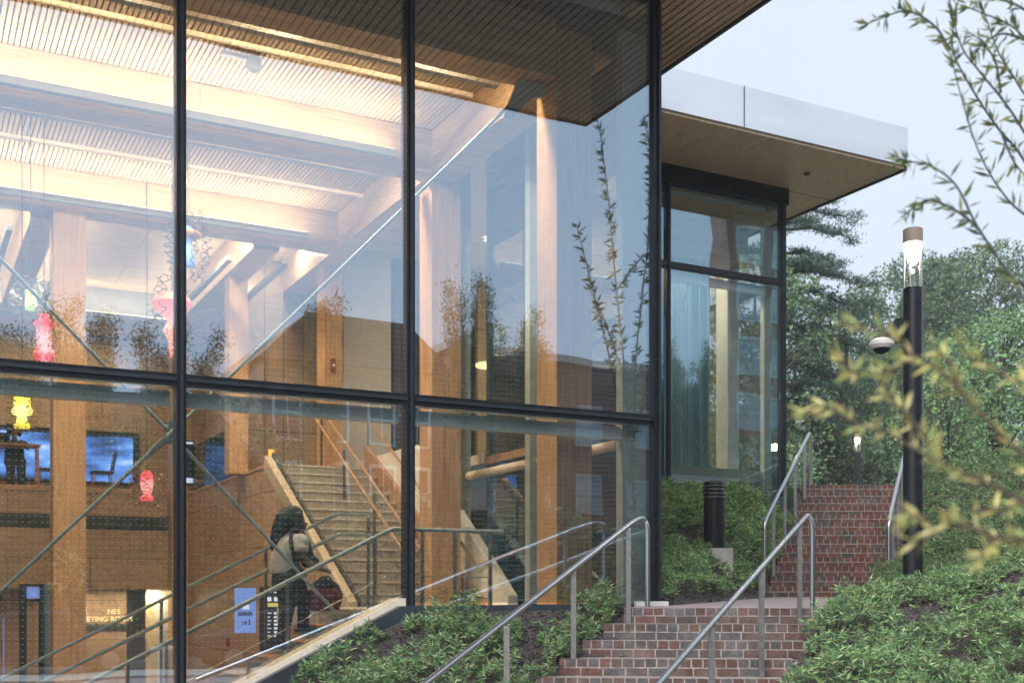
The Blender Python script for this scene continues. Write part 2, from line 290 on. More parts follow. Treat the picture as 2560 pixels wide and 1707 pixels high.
# ------------------------------------------------------------------ mesh builder
class MB:
    def __init__(s, frame='B'): s.v = []; s.f = []; s.c = []; s.fr = FX[frame]; s.tint = None
    def _add(s, vs, fs):
        n = len(s.v); s.v += [s.fr(*p) for p in vs]; s.f += [tuple(i+n for i in q) for q in fs]; s.c += [s.tint]*len(vs); return s
    def box(s, a, b):
        x0, y0, z0 = a; x1, y1, z1 = b
        return s._add([(x0,y0,z0),(x1,y0,z0),(x1,y1,z0),(x0,y1,z0),(x0,y0,z1),(x1,y0,z1),(x1,y1,z1),(x0,y1,z1)],
                      [(0,3,2,1),(4,5,6,7),(0,1,5,4),(1,2,6,5),(2,3,7,6),(3,0,4,7)])
    def hexa(s, p):
        return s._add(p, [(0,3,2,1),(4,5,6,7),(0,1,5,4),(1,2,6,5),(2,3,7,6),(3,0,4,7)])
    def prism(s, poly, ax, a, b):
        # poly: 2D outline in the two axes other than ax, extruded from a to b along ax
        def mk(q, t):
            return (t, q[0], q[1]) if ax == 0 else ((q[0], t, q[1]) if ax == 1 else (q[0], q[1], t))
        n = len(poly)
        vs = [mk(q, a) for q in poly] + [mk(q, b) for q in poly]
        fs = [tuple(range(n-1, -1, -1)), tuple(range(n, 2*n))] + [(i, (i+1) % n, n+(i+1) % n, n+i) for i in range(n)]
        return s._add(vs, fs)
    def tube(s, pts, r, n=10, cap=True):
        P_ = [Vector(p) for p in pts]; m = len(P_)
        rr = r if isinstance(r, (list, tuple)) else [r]*m
        vs = []; fs = []; prev = None
        for i in range(m):
            t = (P_[min(i+1, m-1)] - P_[max(i-1, 0)])
            t = t.normalized() if t.length > 1e-9 else Vector((0, 0, 1))
            if prev is None:
                a = Vector((0, 0, 1)) if abs(t.z) < 0.9 else Vector((1, 0, 0)); prev = (a - t*a.dot(t)).normalized()
            else:
                prev = (prev - t*prev.dot(t)); prev = prev.normalized() if prev.length > 1e-6 else t.orthogonal().normalized()
            bb = t.cross(prev)
            for k in range(n):
                an = 2*math.pi*k/n; q = P_[i] + (prev*math.cos(an) + bb*math.sin(an))*rr[i]; vs.append(tuple(q))
        for i in range(m-1):
            for k in range(n): fs.append((i*n+k, i*n+(k+1) % n, (i+1)*n+(k+1) % n, (i+1)*n+k))
        if cap: fs.append(tuple(range(n-1, -1, -1))); fs.append(tuple(range((m-1)*n, m*n)))
        return s._add(vs, fs)
    def lathe(s, prof, c, n=24, cap=True):
        vs = []; fs = []; m = len(prof)
        for r, z in prof:
            for k in range(n):
                an = 2*math.pi*k/n; vs.append((c[0]+r*math.cos(an), c[1]+r*math.sin(an), c[2]+z))
        for i in range(m-1):
            for k in range(n): fs.append((i*n+k, i*n+(k+1) % n, (i+1)*n+(k+1) % n, (i+1)*n+k))
        if cap: fs.append(tuple(range(n-1, -1, -1))); fs.append(tuple(range((m-1)*n, m*n)))
        return s._add(vs, fs)
    def ball(s, c, r, n=14, m=9):
        r = r if isinstance(r, (tuple, list)) else (r, r, r)
        vs = []; fs = []
        for i in range(m+1):
            th = math.pi*(i+0.001)/(m+0.002)
            for k in range(n):
                an = 2*math.pi*k/n; vs.append((c[0]+r[0]*math.sin(th)*math.cos(an), c[1]+r[1]*math.sin(th)*math.sin(an), c[2]+r[2]*math.cos(th)))
        for i in range(m):
            for k in range(n): fs.append(((i+1)*n+k, (i+1)*n+(k+1) % n, i*n+(k+1) % n, i*n+k))
        fs.append(tuple(range(n))); fs.append(tuple(range((m+1)*n-1, m*n-1, -1)))
        return s._add(vs, fs)
    def quad(s, *p): return s._add(list(p), [tuple(range(len(p)))])
INV = {}
def inv_of(par):
    if par is None: return None
    return INV[par.name]
def setinv(o, loc, rz): INV[o.name] = (Matrix.Translation(loc) @ Matrix.Rotation(rz, 4, 'Z')).inverted()
def thing(name, label, cat, loc, frame='B', group=None, kind=None):
    o = bpy.data.objects.new(name, None); col.objects.link(o); o.empty_display_size = 0.1
    rz = RZ if frame == 'B' else 0.0
    o.location = FX[frame](*loc); o.rotation_euler = (0, 0, rz)
    setinv(o, o.location, rz)
    tag(o, label, cat, group, kind); return o
def tag(o, label=None, cat=None, group=None, kind=None):
    if label: o['label'] = label
    if cat: o['category'] = cat
    if group: o['group'] = group
    if kind: o['kind'] = kind
    return o
def onv(px, py, v):
    # point on the plane v = const seen in the photograph at (px, py), for surveying
    r = (px-1280)/2902.0
    u = (r*(C0.y+v*V.y)-C0.x-v*V.x)/(U.x-r*U.y); d = C0.y+u*U.y+v*V.y
    return u, (1488-py)/2902.0*d
def mk(name, mb, mat, parent=None, smooth=False, loc=None, frame='B', label=None, origin_par=None):
    # builds one mesh object; coordinates are stored in the parent's (or its own) local frame
    vs = mb.v
    if parent is not None:
        top = parent if parent.name in INV else parent
        M = INV[top.name]
    else:
        rz = RZ if frame == 'B' else 0.0
        lc = FX[frame](*loc) if loc is not None else Vector((0, 0, 0))
        M = (Matrix.Translation(lc) @ Matrix.Rotation(rz, 4, 'Z')).inverted()
    me = bpy.data.meshes.new(name)
    me.from_pydata([M @ v for v in vs], [], mb.f)
    if any(c is not None for c in mb.c):
        at = me.color_attributes.new('tint', 'FLOAT_COLOR', 'POINT')
        at.data.foreach_set('color', np.array([(*(c or (1, 1, 1)), 1) for c in mb.c], dtype=np.float32).ravel())
    if smooth:
        me.polygons.foreach_set('use_smooth', [True]*len(me.polygons))
        try: me.set_sharp_from_angle(angle=R(40))
        except Exception: pass
    me.materials.append(MATS[mat] if isinstance(mat, str) else mat)
    o = bpy.data.objects.new(name, me); col.objects.link(o)
    if parent is not None:
        o.parent = parent
    else:
        o.location = lc; o.rotation_euler = (0, 0, rz)
    INV[o.name] = M      # sub-parts share the top frame
    if label: o['label'] = label
    return o
def leaf_mesh(name, base, d, ln, wd, colr, mat, parent=None, loc=(0, 0, 0), fold=0.15):
    base = np.asarray(base, dtype=np.float64); N = len(base); d = np.asarray(d, dtype=np.float64)
    d /= (np.linalg.norm(d, axis=1)[:, None]+1e-9)
    rv = rng.normal(size=(N, 3)); rv[:, 2] *= 0.4
    s = np.cross(d, rv); s /= (np.linalg.norm(s, axis=1)[:, None]+1e-9)
    nn = np.cross(s, d)
    ln = np.asarray(ln)[:, None]; wd = np.asarray(wd)[:, None]
    mid = base + d*ln*0.42
    v = np.stack([base, mid + s*wd*0.5 + nn*wd*fold, base + d*ln, mid - s*wd*0.5 + nn*wd*fold], 1).reshape(-1, 3)
    loc = np.array(loc); v = v - loc
    me = bpy.data.meshes.new(name)
    me.vertices.add(4*N); me.loops.add(4*N); me.polygons.add(N)
    me.vertices.foreach_set('co', v.astype(np.float32).ravel())
    me.loops.foreach_set('vertex_index', np.arange(4*N, dtype=np.int32))
    me.polygons.foreach_set('loop_start', np.arange(0, 4*N, 4, dtype=np.int32))
    me.update(calc_edges=True)
    at = me.color_attributes.new('tint', 'FLOAT_COLOR', 'POINT')
    c = np.ones((N, 4)); c[:, :3] = colr; c = np.repeat(c, 4, 0)
    at.data.foreach_set('color', c.astype(np.float32).ravel())
    me.materials.append(MATS[mat])
    o = bpy.data.objects.new(name, me); col.objects.link(o)
    if parent is not None: o.parent = parent
    else: o.location = loc
    return o
def text_mesh(name, body, size, origin, rz, mat, parent, extrude=0.01, tilt=R(90)):
    cu = bpy.data.curves.new(name, 'FONT'); cu.body = body; cu.size = size; cu.extrude = extrude
    o = bpy.data.objects.new(name, cu); col.objects.link(o)
    dg = bpy.context.evaluated_depsgraph_get(); me = bpy.data.meshes.new_from_object(o.evaluated_get(dg)); bpy.data.objects.remove(o)
    Mx = INV[parent.name] @ Matrix.Translation(origin) @ Matrix.Rotation(rz, 4, 'Z') @ Matrix.Rotation(tilt, 4, 'X')
    me.transform(Mx); me.materials.clear(); me.materials.append(MATS[mat])
    ob = bpy.data.objects.new(name, me); col.objects.link(ob); ob.parent = parent; return ob
def area(parent, u0, u1, v, z, power, up=True, color=(1, 0.82, 0.60), depth=0.08, axis='u'):
    ld = bpy.data.lights.new('lamp_glow', 'AREA'); ld.shape = 'RECTANGLE'
    ld.size = abs(u1-u0); ld.size_y = depth; ld.energy = power; ld.color = color
    o = bpy.data.objects.new('lamp_glow', ld); col.objects.link(o)
    c = P((u0+u1)/2, v, z) if axis == 'u' else P(v, (u0+u1)/2, z)
    rot = RZ if axis == 'u' else RZ + math.pi/2
    Mw = Matrix.Translation(c) @ Matrix.Rotation(rot, 4, 'Z') @ Matrix.Rotation(math.pi if up else 0, 4, 'X')
    o.parent = parent; o.matrix_local = INV[parent.name] @ Mw
    return o
def point(parent, loc, power, color=(1, 0.75, 0.45), r=0.05):
    ld = bpy.data.lights.new('lamp_glow', 'POINT'); ld.energy = power; ld.color = color; ld.shadow_soft_size = r
    o = bpy.data.objects.new('lamp_glow', ld); col.objects.link(o)
    o.parent = parent; o.location = INV[parent.name] @ Vector(loc); return o

# ================================================================== GROUND
def uvof(x, y): a = x-C0.x; b = y-C0.y; return a*U.x+b*U.y, a*V.x+b*V.y
def bedL(x, y):
    u, v = uvof(x, y); pl = min(-4.17 + 0.101*x + 0.319*y, -0.12)
    zf = -0.16 if u > -2.9 else max(-0.16+0.5*(u+2.9), -2.4)
    w_ = math.exp(min(0, v+0.15)/0.9)
    ed = (1.127-0.55*(11.7-y)) if y < 11.7 else 1.127+0.53*(y-11.7)
    w_ *= min(1, max(0, (ed+0.25-x)/0.9)); h = zf*w_ + pl*(1-w_)
    if x > ed-0.35 and y < 11.95: h = min(h, -0.125-0.152*(math.floor((11.7-y)/0.36)+1)-0.06)
    return h
def landz(x, y): return -0.125 + 0.0214*(y-11.7)
m = MB('B'); m.box((-160, -170, -2.2), (160, -13.5, -1.72)); mk('ground', m, 'grass_far', loc=(0, -90, -1.7))['kind'] = 'structure'
m = MB('B'); m.box((-160, -26, -1.75), (160, -15.5, -1.716)); mk('road', m, 'asphalt', loc=(0, -20, -1.7))['kind'] = 'structure'
m = MB('B'); m.box((-160, -15.5, -1.9), (160, -13.5, -1.6)); m.box((-160, -29, -1.9), (160, -26, -1.6)); mk('pavement', m, 'concrete', loc=(0, -14, -1.6))['kind'] = 'structure'
m = MB('B'); m.box((-60, -13.5, -2.2), (60, -3.9, -1.655)); mk('brick_path', m, 'pavers', loc=(0, -8, -1.6))['kind'] = 'structure'
# upper plateau beyond the stairs, reaching the horizon
m = MB('W'); m.prism([(3.0, 20.5), (9.5, 20.5), (600, 60), (600, 900), (-300, 900), (-2, 40)], 2, 1.5, 1.90)
mk('upper_ground', m, 'grass_far', loc=(10, 25, 1.9), frame='W')['kind'] = 'structure'
def sheet(name, fn, poly_rows, nx=26):
    # poly_rows: list of (y, x0, x1); makes a sloped soil sheet
    m = MB('W'); vs = []; fs = []
    for (y, x0, x1) in poly_rows:
        for i in range(nx+1):
            x = x0+(x1-x0)*i/nx; h = fn(x, y)+random.uniform(-0.02, 0.02); vs.append((x, y, h))
    for j in range(len(poly_rows)-1):
        for i in range(nx):
            a = j*(nx+1)+i; fs.append((a, a+1, a+nx+2, a+nx+1))
    m._add(vs, fs); o = mk(name, m, 'soil', loc=(poly_rows[0][1], poly_rows[0][0], 0), frame='W', smooth=True); o['kind'] = 'structure'; return o
def facade_y(x):   # world y of the glass plane v=-0.13 at world x
    return C0.y-0.13/V.y + (x-C0.x)*U.y/U.x
STEP_L = [(1.127-0.0, 11.7)]
def leftedge(y): return 1.127 - 0.55*(11.7-y) if y < 11.7 else 1.127+0.53*(y-11.7)
rows = []
for k in range(33):
    y = 7.6 + k*0.15
    x0 = -4.4 if y < 9.9 else (y-0.02-(C0.y-0.13/V.y))/(U.y/U.x)+C0.x
    x1 = leftedge(y)+0.35
    if y > 11.7: x1 = 1.2+0.5*(y-11.7)
    if x1 > x0+0.05: rows.append((y, x0, x1))
sheet('planting_bed', lambda x, y: min(bedL(x, y), -0.12), rows)
def ustair_left(y): return 3.64 + 0.42*(y-16.6)
def bedM(x, y):
    # rises from landing edge up to the wing
    u = (x-C0.x)*U.x+(y-C0.y)*U.y; v = (x-C0.x)*V.x+(y-C0.y)*V.y
    h = -0.12+0.30*max(0, v) if v < 2.6 else 0.66+0.62*(v-2.6)
    if y < 16.6: ed = 1.72+0.5*(y-12.7); zb = landz(x, y)-0.01
    else: ed = ustair_left(y); zb = -0.04+0.5*(y-16.6)
    return min(h, max(zb, -0.15) + 1.1*max(0, ed-x)*0.9+0.02, 1.72) if y < 20.3 else 1.9
rows = []
for k in range(56):
    y = 12.55+k*0.15
    x0 = C0.x + (y-12.6)*(V.x/V.y) + 0.02      # along the side glass
    if y > 16.3: x0 = (y-16.35)*(U.x/U.y)-0.2
    x1 = (1.5 + 0.55*(y-12.55)) if y < 16.5 else ustair_left(y)+0.1
    if y < 16.5: x1 = 1.78+0.5*(y-12.7)
    if x1 > x0: rows.append((y, x0, x1))
sheet('planting_slope', bedM, rows)
def rstep(y): return 3.1-0.43*(11.7-y) if y < 11.7 else (3.1+0.45*(y-11.7) if y < 16.6 else 5.5+0.42*(y-16.6))
def bedR(x, y):
    base = -1.62 if y < 8 else (-1.62+(y-8)*0.392 if y < 11.7 else (-0.17+(y-11.7)*0.03 if y < 16.6 else min(-0.02+(y-16.6)*0.5, 1.92)))
    lat = max(0, x-rstep(y)-0.2); lr_ = 0.10*lat + 0.36*max(0, lat-1.2)
    return min(base + lr_*min(1, max(0, (y-8)/3.7)), 2.25)
rows = [(7.6+k*0.25, rstep(7.6+k*0.25)-0.05, 16) for k in range(54)]
sheet('planting_bank', bedR, rows, nx=60)

# ================================================================== BRICK STAIRS
PAL = [(0.108, 0.049, 0.0432), (0.0972, 0.0504, 0.0446), (0.0864, 0.0518, 0.0475), (0.0792, 0.0612, 0.0576), (0.0756, 0.0662, 0.0648), (0.0756, 0.072, 0.0756), (0.1008, 0.0562, 0.049), (0.09, 0.0446, 0.0389)]
PALU = [(0.124, 0.0448, 0.0336), (0.112, 0.0432, 0.0336), (0.1, 0.0432, 0.0352), (0.104, 0.0496, 0.04), (0.076, 0.0496, 0.0448), (0.064, 0.0528, 0.0512), (0.116, 0.048, 0.0368)]
def brick_riser(mb, mm, tf, xl, xr, y, z0, z1, depth, rnd, wet=1.0):
    h = (z1-z0)/2; mt = 0.011
    def bx(a0, a1, b0, b1, t):
        mb.tint = t
        j = rnd.uniform(-0.003, 0.003); b1 = b1 - rnd.uniform(0, 0.0025); a0 = a0 + rnd.uniform(0, 0.003)
        pts = [(a0, y+j, b0), (a1, y+j, b0), (a1, y+0.09, b0), (a0, y+0.09, b0), (a0, y+j, b1), (a1, y+j, b1), (a1, y+0.09, b1), (a0, y+0.09, b1)]
        mb.hexa([tf(*p) for p in pts])
    for row, L_, zz0, zz1 in ((0, 0.205, z0+mt*0.3, z0+h-mt*0.5), (1, 0.1045, z0+h+mt*0.5, z1)):
        x = xl - rnd.uniform(0, L_)*0.7
        while x < xr:
            a0, a1 = max(x, xl), min(x+L_-mt, xr)
            if a1-a0 > 0.02:
                c = rnd.choice(PAL if wet > 1 else PALU); f = rnd.uniform(0.85, 1.15); bx(a0, a1, zz0, zz1, tuple(q*f for q in c))
            x += L_
    mm.hexa([tf(*p) for p in [(xl+0.002, y+0.003, z0), (xr-0.002, y+0.003, z0), (xr-0.002, y+0.088, z0), (xl+0.002, y+0.088, z0),
                              (xl+0.002, y+0.003, z1-0.004), (xr-0.002, y+0.003, z1-0.004), (xr-0.002, y+0.088, z1-0.004), (xl+0.002, y+0.088, z1-0.004)]])
def flight(name, label, tf, steps, frame_loc, wet=1.0):
    t = thing(name, label, 'stairs', frame_loc, 'W')
    rnd = random.Random(5)
    for (xl, xr, y, z0, z1, back) in steps:
        mb = MB('W'); mm = MB('W')
        brick_riser(mb, mm, tf, xl, xr, y, z0, z1, 0.09, rnd, wet)
        st = mk('step', mb, 'brick_unit', t)
        # tread slab behind the rowlock course
        mm.hexa([tf(*p) for p in [(xl, y+0.092, z0-0.05), (xr, y+0.092, z0-0.05), (xr, back, z0-0.05), (xl, back, z0-0.05),
                                  (xl, y+0.092, z1-0.002), (xr, y+0.092, z1-0.002), (xr, back, z1-0.002), (xl, back, z1-0.002)]])
        mk('mortar_bed', mm, 'mortar', st)
    return t
a5 = R(5)
def tfl(x, y, z): return (1.127 + x*math.cos(a5) + y*math.sin(a5), 11.7 - x*math.sin(a5) + y*math.cos(a5), z)
steps = []
for k in range(10):
    zt = -0.125-0.152*k
    steps.append((-0.2*k, 1.985-0.145*k, -0.36*k, zt-0.152, zt, -0.36*k+0.40))
flight('lower_brick_stairs', 'lower flight of red and grey brick steps in the foreground between two steel handrails', tfl, steps, (1.127, 11.7, -0.125), 1.1)
def tfu(x, y, z): return (x, y, z)
steps = []
for k in range(1, 14):
    y = 16.6+0.3*(k-1); zt = -0.02+0.15*k
    steps.append((3.64+0.4*0.3*(k-1), 5.52+0.42*0.3*(k-1), y, zt-0.15, zt, y+(0.34 if k < 13 else 3.0)))
flight('upper_brick_stairs', 'tall upper flight of red brick steps climbing to the trees behind the landing', tfu, steps, (4.5, 16.6, 0))
# landing
m = MB('W'); pl = [tfl(0.0, 0.09, 0)[:2], tfl(1.985, 0.09, 0)[:2], (5.6, 16.62), (3.60, 16.62), (1.62, 12.75), (1.28, 12.15)]
vs = [(x, y, landz(x, y)) for x, y in pl] + [(x, y, landz(x, y)-0.25) for x, y in pl]; n = len(pl)
m._add(vs, [tuple(range(n)), tuple(range(2*n-1, n-1, -1))]+[(i, n+i, n+(i+1) % n, (i+1) % n) for i in range(n)])
mk('brick_landing', m, 'pavers', loc=(3, 14, -0.1), frame='W')['kind'] = 'structure'

# ================================================================== OUTDOOR HANDRAILS
def arc_pts(p0, p1, p2, n=6):
    a, b, c = map(Vector, (p0, p1, p2)); return [tuple(a*(1-t)**2 + b*2*t*(1-t) + c*t*t) for t in [i/n for i in range(n+1)]]
def handrail(name, label, pts, posts, end_base, loc):
    t = thing(name, label, 'handrail', loc, 'W', group='steel handrails of the brick stairs')
    m = MB('W'); m.tube(pts, 0.026, 14); mk('rail', m, 'steel', t, smooth=True)
    for (x, y, zb, zt) in posts:
        m = MB('W'); m.box((x-0.024, y-0.009, zb), (x+0.024, y+0.009, zt)); mk('post', m, 'steel_flat', t)
    return t
def lr(t): return -0.217+0.39*(t-9.7)*1.0 # unused helper for slope
# lower left
def railline(p, q, y): s = (y-p[1])/(q[1]-p[1]); return tuple(p[i]+(q[i]-p[i])*s for i in range(3))
A = (0.569, 10.74, 0.255); Bq = (1.17, 11.7, 0.705)
def low(y, dx=0): q = railline(A, Bq, y); return (q[0]+dx, q[1], q[2])
e0 = low(8.2); e1 = low(11.86)
endp = (1.405, 12.02)
pts = [e0, low(9.5), low(10.7)] + arc_pts(low(11.72), low(12.0), (endp[0]-0.03, endp[1], 0.765), 6)[0:] + arc_pts((endp[0]-0.03, endp[1], 0.765), (endp[0], endp[1], 0.75), (endp[0], endp[1], 0.62), 5)[1:] + [(endp[0], endp[1], -0.125)]
handrail('handrail', 'steel tube handrail left of the lower brick steps, in front of the glass corner', pts,
         [(0.569, 10.74, -0.735, 0.24), (1.17, 11.66, -0.277, 0.68), (-0.045, 9.68, -1.19, -0.25), (-0.66, 8.62, -1.5, -0.73)], None, (1.17, 11.7, -0.2))
A2 = (2.24, 10.45, 0.25); B2 = (2.84, 11.5, 0.70)
def low2(y): return railline(A2, B2, y)
ep = (3.05, 11.78)
pts = [low2(7.9), low2(9.3), low2(10.6)] + arc_pts(low2(11.45), low2(11.85), (ep[0]-0.04, ep[1], 0.80), 6) + arc_pts((ep[0]-0.04, ep[1], 0.80), (ep[0], ep[1], 0.77), (ep[0], ep[1], 0.60), 5)[1:] + [(ep[0], ep[1], -0.13)]
handrail('handrail', 'steel tube handrail crossing in front of the lower brick steps', pts,
         [(2.84, 11.46, -0.277, 0.67), (2.24, 10.42, -0.735, 0.22), (1.60, 9.30, -1.19, -0.26), (0.98, 8.2, -1.6, -0.72)], None, (2.84, 11.5, -0.2))
def upr(x0, x1, zb0=1.06, zb1=2.86):
    def f(y): s = (y-16.4)/3.85; return (x0+(x1-x0)*s, y, zb0+(zb1-zb0)*s)
    pts = [(x0-0.02, 16.36, -0.03), (x0-0.02, 16.36, 0.93)] + arc_pts((x0-0.02, 16.36, 0.93), (x0-0.02, 16.36, 1.07), (x0+0.02, 16.42, 1.07), 4)[1:] + [f(16.48), f(18), f(20.05)] + arc_pts(f(20.05), f(20.3), (x1+0.03, 20.32, 2.75), 4)[1:] + [(x1+0.03, 20.32, 1.93)]
    posts = []
    for k, yy in ((2, 16.99), (5, 17.89), (8, 18.79), (11, 19.69)):
        q = f(yy); posts.append((q[0], yy, -0.02+0.15*k, q[2]-0.02))
    return pts, posts
pts, posts = upr(3.58, 5.20)
handrail('handrail', 'steel handrail on the left side of the tall upper brick flight', pts, posts, None, (3.9, 17, 0.2))
pts, posts = upr(5.33, 6.93)
handrail('handrail', 'steel handrail right of the upper brick flight, beside the tall lamp post', pts, posts, None, (5.6, 17, 0.2))

# ================================================================== GLASS PAVILION
bld = thing('glass_pavilion', 'large glass fronted hall with black mullions and a warm timber interior', 'building', (0, 0, -0.1), 'B')
def bp(name, mb, mat, parent=None, smooth=False): return mk(name, mb, mat, parent or bld, smooth)
MU = [-13.4, -11.55, -9.46, -7.29, -5.114, -2.94]
TZ = 1.888; TOPZ = 6.46
def slopez(u): return -0.02 if u > -3.05 else max(-0.02 + 0.5*(u+3.05), -2.95)
# glass panes (lower and upper row)
edges = MU + [-0.07]
for i in range(len(edges)-1):
    a, b = edges[i]+0.04, edges[i+1]-0.04
    poly = [(a, slopez(a)-0.05), (b, slopez(b)-0.05), (b, TZ-0.05), (a, TZ-0.05)]
    if a < -3.05 < b: poly = [(a, slopez(a)-0.05), (-3.05, -0.07), (b, -0.07), (b, TZ-0.05), (a, TZ-0.05)]
    m = MB('B'); m.prism(poly, 1, -0.006, 0.006); bp('glass_pane', m, 'facade_glass')
    m = MB('B'); m.box((a, -0.006, TZ+0.05), (b, 0.006, TOPZ)); bp('glass_pane', m, 'facade_glass')
for u in MU:
    m = MB('B'); m.box((u-0.042, -0.05, -3), (u+0.042, 0.10, TOPZ+0.14)); mu = bp('mullion', m, 'black_metal')
    m = MB('B'); m.box((u-0.014, -0.075, -3), (u+0.014, -0.0503, TOPZ+0.14)); bp('cap', m, 'frame_face', mu)
m = MB('B'); m.box((-0.115, -0.05, -0.22), (-0.033, 0.10, TOPZ+0.14)); mu = bp('corner_mullion', m, 'black_metal')
m = MB('B'); m.box((-0.062, -0.075, -0.22), (-0.032, -0.0503, TOPZ+0.14)); bp('cap', m, 'frame_face', mu)
for i in range(len(edges)-1):
    a, b = edges[i]+0.0425, edges[i+1]-(0.0425 if i < len(edges)-2 else 0.088)
    m = MB('B'); m.box((a, -0.045, TZ-0.055), (b, 0.09, TZ+0.055)); tr = bp('transom', m, 'black_metal')
    m = MB('B'); m.box((a, -0.07, TZ-0.012), (b, -0.0453, TZ+0.018)); bp('cap', m, 'frame_face', tr)
    m = MB('B'); m.box((a, -0.045, TOPZ-0.06), (b, 0.09, TOPZ+0.14)); bp('head_rail', m, 'black_metal')
    # roller blind boxes behind the glass
    m = MB('B'); m.box((a+0.03, 0.10, 1.675), (b-(0.03 if i < 5 else 0.28), 0.19, 1.81)); m.box((a+0.03, 0.094, 1.675), (b-(0.03 if i < 5 else 0.28), 0.0995, 1.703)); bp('blind_box', m, 'blind_box')
    m = MB('B'); m.box((a+0.03, 0.10, 6.22), (b-(0.03 if i < 5 else 0.28), 0.19, 6.36)); bp('blind_box', m, 'blind_box')
# sill: sloping pale cap and dark metal base
cap = [(-3.05, -0.03), (-0.08, -0.03), (-0.08, -0.10), (-3.07, -0.10)]
m = MB('B'); m.prism([(-9.0, -3.0), (-3.05, -0.025), (-3.07, -0.13), (-9.0, -3.13)], 1, -0.02, 0.24); m.prism([(-3.05, -0.025), (-2.9, -0.025), (-2.9, -0.10), (-3.07, -0.13)], 1, -0.02, 0.24)
bp('sloped_sill', m, 'sill_stone')
m = MB('B'); m.prism([(-9.2, -3.12), (-3.07, -0.10), (-0.02, -0.08), (-0.02, -0.3), (-3.0, -0.75), (-9.2, -4.0)], 1, -0.12, -0.022); bp('base_band', m, 'base_metal')
m = MB('B'); m.box((-0.42, -0.16, -0.14), (0.0, -0.125, -0.060)); bp('base_block', m, 'white_trim')
# side glass (u = 0)
for (a, b) in ((0.13, 2.30), (2.36, 4.20)):
    m = MB('B'); m.box((-0.006, a, -0.05), (0.006, b, TZ-0.05)); bp('side_glass', m, 'facade_glass')
    m = MB('B'); m.box((-0.006, a, TZ+0.05), (0.006, b, TOPZ)); bp('side_glass', m, 'facade_glass')
m = MB('B'); m.box((-0.05, 2.30, -0.1), (0.012, 2.36, TOPZ+0.1)); bp('mullion', m, 'black_metal')
m = MB('B'); m.box((-0.06, 0.11, TZ-0.055), (0.012, 2.295, TZ+0.05)); m.box((-0.06, 2.365, TZ-0.055), (0.012, 4.2, TZ+0.05)); bp('transom', m, 'brown_rail')
m = MB('B'); m.tube([(-0.14, 0.6, 1.70), (-0.14, 4.5, 1.70)], 0.06, 12); bp('blind_tube', m, 'sill_stone', smooth=True)
m = MB('B'); m.box((-0.05, 0.101, -0.2), (0.012, 4.2, -0.055)); bp('base_band', m, 'base_metal')
# fins by the side glass
for v, u0 in ((0.13, -0.40), (2.42, -0.29), (4.55, -0.29)):
    m = MB('B'); m.box((u0, v, -0.1), (-0.09, v+0.12, 6.1)); bp('fin', m, 'fin_paint')
# glulam posts
def post(u0, u1, v0, v1, z0=-3.0, z1=5.56, nm='post', mat='timber'):
    m = MB('B'); m.box((u0, v0, z0), (u1, v1, z1)); return bp(nm, m, mat)
post(-1.06, -0.62, 0.40, 0.84, z1=6.10)
post(-1.02, -0.60, 3.80, 4.22, z0=-0.15)
post(-1.00, -0.70, 8.30, 8.72, z0=2.1)
post(-5.37, -4.93, 7.30, 7.74, z1=5.56)
post(-2.33, -1.93, 14.15, 14.55, z1=5.6)
post(-2.30, -1.98, 9.5, 9.85, z0=2.1, z1=5.6)
# beams along the front
def beam(a, b, mat='timber_beam'): m = MB('B'); m.box(a, b); return bp('beam', m, mat)
beam((-14, 0.40, 5.56), (-1.065, 0.80, 6.58))
beam((-14, 3.62, 5.56), (-1.10, 3.98, 6.12)); beam((-14, 7.36, 5.56), (-1.10, 7.76, 6.12))
beam((-1.10, 0.845, 5.56), (-0.68, 13.5, 6.12))
beam((-0.62, 0.845, 5.95), (-0.31, 4.5, 6.12))
beam((-2.36, 7.765, 5.50), (-1.94, 13.5, 6.10)); beam((-5.62, 7.765, 5.50), (-5.22, 13.5, 6.10))
beam((-9.2, 7.765, 5.50), (-8.8, 13.5, 6.10))
# slatted ceilings
def slats(v0, v1, u0, u1, z, pitch=0.062, w=0.043):
    m = MB('B'); u = u0
    while u < u1:
        m.box((u, v0, z), (min(u+w, u1), v1, z+0.03)); u += pitch
    bp('slat_ceiling', m, 'slat_wood')
slats(0.805, 3.615, -12, -1.105, 6.125); slats(3.985, 7.355, -12, -1.105, 6.125)
m = MB('B'); m.box((-14, 0.1, 6.20), (-0.05, 7.9, 6.24)); bp('ceiling_backing', m, 'dark')
m = MB('B'); m.box((-14, 7.77, 6.105), (5.2, 20, 6.19)); bp('plywood_ceiling', m, 'ply_ceiling')
m = MB('B'); m.box((-0.60, 0.85, 6.13), (-0.06, 7.765, 6.19)); bp('corner_ceiling', m, 'slat_wood')
# walls and floors behind
m = MB('B'); m.box((-14, 13.8, 5.45), (-2.1, 14.1, 6.10)); bp('bulkhead', m, 'grey_paint')
m = MB('B'); m.box((-14, 18.3, 2.1), (-0.4, 18.5, 6.10)); bp('rear_wall', m, 'ply_panel')
m = MB('B'); m.box((-14, 14.6, 1.645), (-2.0, 14.8, 2.10)); m.box((-14, 14.6, 0.15), (-2.0, 14.8, 1.35)); m.box((-14, 14.62, 1.35), (-2.0, 14.7, 1.645))
wl = bp('mezzanine_wall', m, 'ply_panel')
m = MB('B'); m.box((-14, 14.59, 1.36), (-2.3, 14.618, 1.63)); bp('dark_band', m, 'charcoal', wl)
m = MB('B'); m.box((-4.72, 14.6, -3), (-4.0, 14.8, 0.149)); bp('lower_wall', m, 'ply_panel')
m = MB('B'); m.box((-2.23, 14.6, -3), (-2.0, 14.8, 0.149)); bp('lower_wall', m, 'ply_panel')
